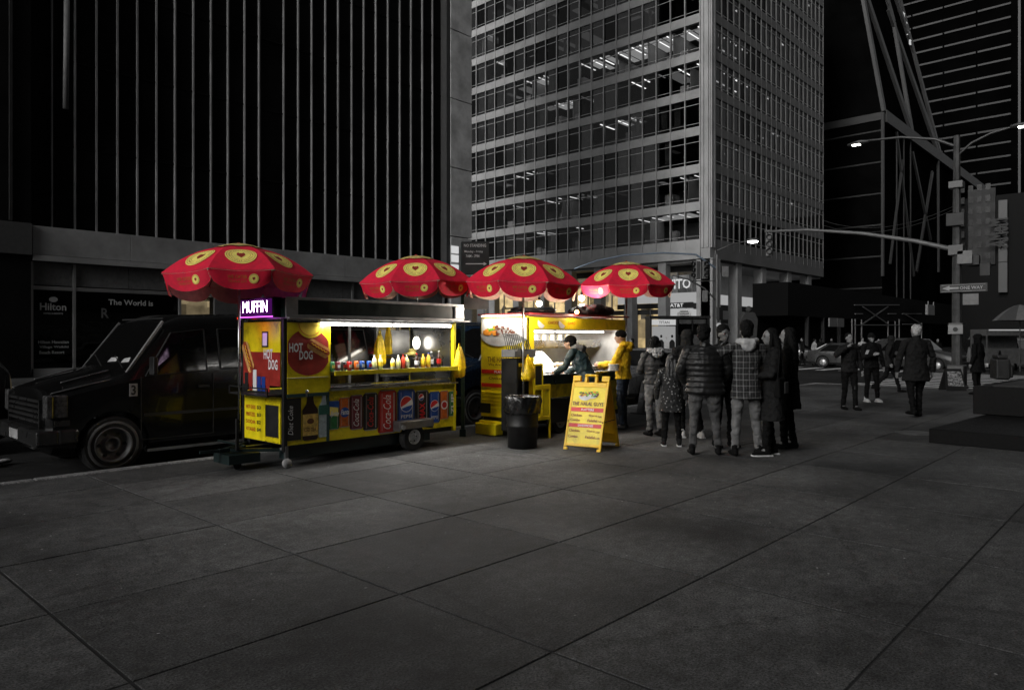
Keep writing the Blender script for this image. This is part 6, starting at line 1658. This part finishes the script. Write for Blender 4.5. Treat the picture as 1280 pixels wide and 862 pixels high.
for yy, zz, s_ in ((2.9, 8.25, 1), (-1.65, 7.95, -.75)):
    h = MB().sweep([(0, yy - .3 * s_, zz), (0, yy, zz + .02), (0, yy + .35 * s_, zz - .02)], [(.07, .05), (.13, .07), (.08, .04)], 10, ax=(1, 0, 0)).build('lamp_head', galv, sp, smooth=True)
    MB().box(-.08, .08, yy - .12 + .1 * s_, yy + .12 + .1 * s_, zz - .07, zz - .045).build('lens', le, h)
arm = [(0, 0, 4.35), (0, 1.2, 4.75), (0, 2.8, 5.15), (0, 4.6, 5.45), (0, 6.2, 5.55)]
MB().sweep(arm, [.08, .07, .06, .05, .045], 8).build('signal_arm', M_('arm_pale', .15, .5, .3), sp, smooth=True)
for za_, zb_, q_ in ((4.2, 4.5, .2), (2.0, 2.06, .19), (6.3, 6.5, .19)): MB().box(-q_, q_, -q_, q_, za_, zb_).build('clamp', galv, sp)
MB().box(-.19, -.175, -.2, .2, 1.72, 2.0).build('notice', M_('notice_pale', .25, .6), sp)
MB().lathe([(.001, -.003), (.07, -.003), (.07, .003), (.001, .003)], (-.195, 0, 1.86), 20, 'x').build('notice_disc', cblack, sp)
MB().box(-.1, .1, -.62, -.2, 3.85, 4.15).box(-.06, .06, -.9, -.62, 3.5, 3.9).build('control_box', dark, sp, bevel=.01)
MB().box(-.25, -.18, -.25, .25, 5.1, 5.5).build('control_box', dark, sp, bevel=.01)
def signal(parent, c, rz=0, n=3, name='traffic_signal', face=-1):
    o = MB().box(-.15, .15, -.16, .16, -.55, .5).build(name, M_('signal_housing', .1, .5), parent, loc=c, rz=rz, bevel=.02)
    for k in range(3):
        MB().lathe([(.001, 0), (.11, 0), (.13, -.16), (.12, -.16), (.1, -.02), (.001, -.02)], (0, -.16, .33 - k * .33), 16, 'y').build('visor', cblack, o)
        MB().lathe([(.001, -.03), (.095, -.03), (.095, -.02), (.001, -.02)], (0, -.165, .33 - k * .33), 16, 'y').build('signal_lens', M_('lens_dim', .12, .2), o)
    return o
s9 = signal(sp, (0, 6.05, 5.05), R(-70)); s9.scale = (.8, .8, .8)
MB().bar((0, 6.05, 5.35), (0, 6.05, 5.6), .05).build('hanger', galv, sp)
# street name + one way sign
ow = MB(); ow.box(-.2, -.19, -.85, .42, 2.74 + .28, 3.28); ow.build('one_way_plate', M_('oneway_black', .02, .5), sp)
o2 = MB(); o2.mi = 0; o2.box(-.2035, -.2, -.8, .38, 3.045, 3.055).box(-.2035, -.2, -.8, .38, 3.245, 3.255)
o2.prism([(0, 0), (.2, -.08), (.2, -.03), (.45, -.03), (.45, .03), (.2, .03), (.2, .08)], (-.204, .36, 3.15), (0, -1, 0), V, .002)
o2.text('ONE WAY', (-.206, -.12, 3.1), (0, -1, 0), V, .62, .1, .02); o2.build('one_way_print', M_('sign_print', .5), sp)
MB().box(-.2, -.19, -.62, -.2, 2.62, 2.96).build('small_plate', M_('sign_plate_grey', .14), sp)
MB().box(-.2, -.19, -.45, -.05, 4.05 - .15, 4.3).build('small_plate', M_('sign_plate_grey', .14), sp)
sbx, sby = GP(1196, 21.9)
tag_ = thing('poster_board', 'small grey folding poster board leaning at the foot of the tall street light pole', 'sandwich board', (sbx, sby, 0), CAMDIR - PI / 2)
MB().add([(-.3, 0, 0), (.3, 0, 0), (.24, .18, .66), (-.24, .18, .66), (-.3, .03, 0), (.3, .03, 0), (.24, .21, .66), (-.24, .21, .66)], [(0, 1, 2, 3), (7, 6, 5, 4), (0, 4, 5, 1), (1, 5, 6, 2), (2, 6, 7, 3), (3, 7, 4, 0)]).build('front_leaf', dark, tag_)
MB().add([(-.24, .03, .14), (.24, .03, .14), (.2, .148, .58), (-.2, .148, .58)], [(0, 1, 2, 3)]).build('poster', poster_mat('board_poster', 9), tag_)
MB().add([(-.3, .45, 0), (.3, .45, 0), (.24, .24, .66), (-.24, .24, .66), (-.3, .42, 0), (.3, .42, 0), (.24, .21, .66), (-.24, .21, .66)], [(3, 2, 1, 0), (4, 5, 6, 7), (1, 5, 4, 0), (2, 6, 5, 1), (3, 7, 6, 2), (0, 4, 7, 3)]).build('rear_leaf', dark, tag_)
# signal poles at the far corner
gx, gy = GP(896, 47)
fp_ = thing('signal_pole', 'far corner pole with traffic signals and a long thin curved arm over the avenue', 'traffic light', (gx, gy, -.15))
zz = lambda py, d=47: CAMH - (py - 422) * d / FP + .15
MB().sweep([(0, 0, 0), (0, 0, zz(318))], [.13, .1], 8, round_=False).build('pole', galv, fp_)
def loc_(px, py, d=47):
    x, y = GP(px, d); return (x - gx, y - gy, zz(py, d))
MB().sweep([loc_(896, 336), loc_(870, 318), loc_(830, 316), loc_(780, 319), loc_(745, 326), loc_(718, 336)], [.07, .06, .055, .05, .05, .045], 8).build('signal_arm', M_('arm_blue', (.22, .28, .36), .4, .5), fp_, smooth=True)
MB().sweep([loc_(896, 376), loc_(880, 360), loc_(860, 349), loc_(841, 344)], [.06, .06, .055, .05], 8).build('lower_arm', galv, fp_, smooth=True)
MB().sweep([loc_(897, 313), loc_(915, 305), loc_(935, 301)], [.05, .045, .04], 8).build('lamp_arm', galv, fp_, smooth=True)
a = loc_(941, 300); h = MB().ball(a, (.42, .42, .12), 12, 6).build('lamp_head', galv, fp_, smooth=True)
MB().ball((a[0], a[1], a[2] - .1), (.34, .34, .1), 12, 6).build('lens', emit('far_lamp_glow', (1, 1, 1), 14), h, smooth=True)
for px in (871, 881):
    a = loc_(px, 337); s_ = signal(fp_, a, R(-43) if px > 875 else R(-110)); s_.scale = (1.1, 1.1, 1.1)
MB().bar(loc_(866, 324), loc_(897, 324), .05).bar(loc_(866, 351), loc_(897, 351), .05).build('bracket', galv, fp_)
for (a_, b_, c_, d_) in ((899, 907, 333, 346), (874, 881, 363, 377)):
    p = loc_(a_, d_); q = loc_(b_, c_); MB().bar((p[0], p[1] - .2, (p[2] + q[2]) / 2), (q[0], q[1] - .2, (p[2] + q[2]) / 2), .04, q[2] - p[2]).build('small_plate', M_('sign_plate_grey', .14), fp_)
MB().box(-.25, .25, -.3, -.1, 2.9, 3.7).build('control_box', dark, fp_)
MB().box(-.2, .2, -.3, -.1, 2.0, 2.5).build('control_box', dark, fp_)
a = loc_(897, 437); MB().lathe([(.001, -.02), (.16, -.02), (.16, .02), (.001, .02)], (0, 0, 0), 18, 'y').build('round_signal', emit('walk_signal', (1, 1, 1), .5), fp_, loc=(-.1, -.2, 2.55), rz=-.8)
# cobra lamps / cables
cb = MB()
a = Vector((*GP(700, 62), 14)); 
for (p, q) in (((1192, 262), (1030, 282)), ((1192, 258), (1030, 276))):
    a = Vector((*GP(p[0], 60), CAMH - (p[1] - 422) * 60 / FP)); b = Vector((*GP(q[0], 75), CAMH - (q[1] - 422) * 75 / FP))
    pts = [a.lerp(b, t / 8) - Vector((0, 0, 1.2 * 4 * (t / 8) * (1 - t / 8))) for t in range(9)]
    cb.sweep(pts, [.02] * 9, 5)
tag(cb.build('overhead_cable', M_('cable', .05, .6)), 'pair of thin cables sagging in front of the diagrid tower', 'cable')
# phone kiosk with lit panel
kx, ky = GP(850, 24)
kk = thing('phone_kiosk', 'dark phone kiosk with a lit white advertising panel and TITAN header', 'phone kiosk', (kx, ky, 0), CAMDIR - PI / 2)
MB().box(-.98, -.93, 0, .9, 0, 2.28).box(-.14, -.06, 0, .9, 0, 2.28).box(.9, .98, 0, .9, 0, 2.28).box(.4, .43, 0, .05, 0, 2.28).box(-.14, .98, .85, .9, 0, 2.28).build('frame', M_('kiosk_dark', .015, .35), kk)
MB().box(-1.0, 1.0, -.03, .93, 2.24, 2.32).build('roof', M_('kiosk_dark', .015), kk)
MB().box(-.93, -.14, -.01, .02, 2.02, 2.2).build('header_panel', emit('kiosk_header', (1, 1, 1), .75), kk)
MB().text('TITAN', (-.7, -.014, 2.06), U, V, .35, .09, .02).build('lettering', M_('kiosk_grey', .12, .5), kk)
MB().box(-.92, -.15, .0, .03, .35, 1.98).build('advert_panel', emit('kiosk_panel', (1, 1, 1), .42), kk)
ad = MB()
def sil(m, x, h, w_, i):
    m.mi = i
    m.prism([(-w_, 0), (w_, 0), (w_ * 1.1, h * .55), (w_, h * .78), (w_ * .35, h * .84), (-w_ * .35, h * .84), (-w_, h * .78), (-w_ * 1.1, h * .55)], (x, -.002, .36), U, V, .003)
    m.prism(circ(w_ * .42, 14, 0, h * .92, w_ * .55), (x, -.002, .36), U, V, .003)
for x, h, w_, i in ((-.8, 1.36, .08, 0), (-.62, 1.4, .09, 0), (-.44, 1.35, .09, 1), (-.26, 1.4, .09, 0)): sil(ad, x, h, w_, i)
ad.build('advert_print', [cblack, M_('advert_grey', .5, .6)], kk)
for k in range(2): MB().box(-.02 + k * .46, .38 + k * .46, -.01, .02, 2.06, 2.2).build('fascia_sign', M_('fascia_dim', .05, .4), kk)
MB().box(-.02, .36, .4, .7, .9, 1.7).box(.5, .86, .4, .7, .9, 1.7).build('telephone', M_('phone_steel', .25, .35, .8, var=.4), kk, bevel=.01)
# small cone
cx_, cy_ = GP(804, 15.4)
cn_ = thing('traffic_cone', 'faded grey traffic cone on the pavement behind the fur hooded woman', 'traffic cone', (cx_, cy_, 0))
MB().box(-.2, .2, -.2, .2, 0, .03).build('base', dark, cn_, bevel=.01)
MB().lathe([(.14, .03), (.035, .68), (.001, .69)], (0, 0, 0), 20).build('cone', M_('cone_grey', .14, .7, var=.3), cn_, smooth=True)
MB().lathe([(.098, .3), (.076, .44)], (0, 0, 0), 20).build('band', M_('cone_band', .3, .5), cn_, smooth=True)
# stone plinth and bench at the frame edge
gr = M_('polished_granite', .006, .5, var=.5, scale=22, bump=.05, spec=.12)
p0 = GG(1161, 553)
pl = thing('granite_plinth', 'low black granite step with a raised block on top', 'plinth', (p0.x, p0.y, 0), R(-4))
MB().box(0, 1.2, -1.75, 0, 0, .215).build('step_slab', gr, pl, bevel=.01)
for k in range(2): MB().box(.0, 1.2, -1.77 - (k + 1) * 1.75 + .0, -1.77 - k * 1.75 - .012, 0, .215).build('step_slab', gr, pl, bevel=.01)
MB().box(1.21, 6, -5.3, 0, 0, .213).build('step_slab', gr, pl, bevel=.01)
q0 = GG(1216, 517, .215)
ub = thing('granite_block', 'raised black granite block standing on the low granite step', 'block', (q0.x, q0.y, .218), R(-4))
MB().box(0, 3.5, -4, 0, 0, .5).build('slab', gr, ub, bevel=.01)
MB().box(.25, 3.3, -3.8, -.25, .5, .52).build('cap_slab', M_('cap_granite', .02, .35, var=.4), ub)
x, y = GP(1250, 15.2)
bp = thing('backpack', 'dark backpack left on the raised granite block', 'backpack', (x, y, .742), .4)
MB().box(-.24, .24, -.13, .13, 0, .42).box(-.17, .17, -.2, -.131, .03, .26).box(-.2, .2, -.1, .1, .421, .5).build('sack', M_('pack_dark', .015, .6, var=.4, bump=.4, bscale=9), bp, bevel=.05, seg=3)
MB().sweep([(-.08, 0, .49), (0, 0, .58), (.08, 0, .49)], [.015, .015, .015], 8).build('handle', clk, bp)
# distant vendor cart with pale umbrella
x, y = GP(1268, 34)
dc = thing('vendor_cart', 'distant grey vendor cart with bright top edge near the frame edge', 'food cart', (x, y, 0), CAMDIR - PI / 2)
MB().box(-1.3, .9, 0, 1.2, .4, 1.1).box(-1.3, .9, 0, 1.2, 1.7, 2.0).box(-1.3, -1.25, 0, .05, 1.1, 1.7).box(.85, .9, 0, .05, 1.1, 1.7).box(-1.3, .9, 1.1, 1.2, 1.1, 1.7).build('body', M_('cart_grey', .12, .4, .4, var=.3), dc)
MB().box(-1.2, .8, -.02, .0, 1.93, 1.99).build('strip_lamp', emit('far_strip', (1, 1, 1), .5), dc)
wheel(dc, (-.4, .0, .25), .25, .15, .14)
du = thing('umbrella', 'pale grey striped umbrella over the distant vendor cart', 'umbrella', (x + .1, y - .2, 0), 0)
um = MB(); vs = []
for j in range(6):
    r = 1.1 * j / 5 + .01
    for k in range(16): vs.append((r * math.cos(2 * PI * k / 16), r * math.sin(2 * PI * k / 16), 3.15 - .75 * (j / 5) ** 1.6))
for k in range(16):
    um.mi = (k // 2) % 2
    if k == 0: um.add(vs, [])
    for j in range(5): um.f.append((j * 16 + k, j * 16 + (k + 1) % 16, (j + 1) * 16 + (k + 1) % 16, (j + 1) * 16 + k)); um.m.append(um.mi)
um.build('canopy', [M_('umb_pale', .12, .8), M_('umb_mid', .05, .8)], du, smooth=True)
MB().tube((0, 0, 0), (0, 0, 3.1), .025).build('pole', galv, du)
# white cloth litter at the kerb, far left
lx2, ly2 = GP(12, 9.75)
lt = MB()
for k in range(10): lt.ball((random.uniform(-.22, .22), random.uniform(-.12, .12), .03 + random.uniform(0, .04)), (random.uniform(.06, .12), .07, .035), 8, 5)
o = lt.build('litter_bag', M_('litter_white', .3, .7, bump=.6, bscale=12), smooth=True); o.location = (lx2, ly2 + .3, -.15); md = o.modifiers.new('r', 'REMESH'); md.mode = 'VOXEL'; md.voxel_size = .02; BAKE.append(o); o['smooth'] = 1
tag(o, 'crumpled pale plastic litter in the gutter ahead of the black van', 'litter')
# street side trees: small dark statue pedestal seen behind the plaid man
x, y = GP(937, 40)
st_ = thing('street_banner', 'dark draped figure shaped banner hanging by the lobby column', 'banner', (x, y, 0), CAMDIR - PI / 2)
MB().add([(-.3, 0, 0), (.3, 0, 0), (.45, 0, 1.9), (.5, 0, 2.6), (.3, 0, 3.0), (-.3, 0, 3.0), (-.5, 0, 2.6), (-.45, 0, 1.9)] + [(a, .35, c) for a, c in ((-.3, 0), (.3, 0), (.45, 1.9), (.5, 2.6), (.3, 3.0), (-.3, 3.0), (-.5, 2.6), (-.45, 1.9))],
         [(0, 1, 2, 3, 4, 5, 6, 7), (15, 14, 13, 12, 11, 10, 9, 8)] + [(i, 8 + i, 8 + (i + 1) % 8, (i + 1) % 8) for i in range(8)]).build('cloth', M_('banner_dark', .03, .8), st_, bevel=.05)
MB().ball((0, .15, 3.15), (.17, .17, .2), 12, 8).build('top_knob', M_('banner_dark', .03), st_, smooth=True)
# unseen blocks added behind the camera to shade the street and darken reflections
def block(loc, dims, label):
    t = thing('office_building', label, 'building', loc)
    MB().box(0, dims[0], 0, dims[1], 0, dims[2]).build('wall', M_('block_stone', .12, .8, var=.3, scale=.2, world=True), t)
    m = MB(); m.box(-.05, dims[0] + .05, -.05, dims[1] + .05, 0, .6)
    g = MB()
    for z in range(4, int(dims[2]) - 2, 4):
        g.box(.8, dims[0] - .8, dims[1], dims[1] + .04, z, z + 2.4); g.box(dims[0], dims[0] + .04, .8, dims[1] - .8, z, z + 2.4)
    g.build('window_band', M_('block_glass', .01, .15), t, stuff=True)
block((-60, -55, 0), (95, 48, 85), 'broad unseen block added behind the plaza to shade the pavement')
block((-85, -20, 0), (45, 38, 13), 'low unseen block added across the plaza to shade the near pavement')
block((44, -70, 0), (60, 60, 75), 'unseen block added beyond the side street to darken the street canyon')

bake()
for c in CUTTERS: bpy.data.objects.remove(c)
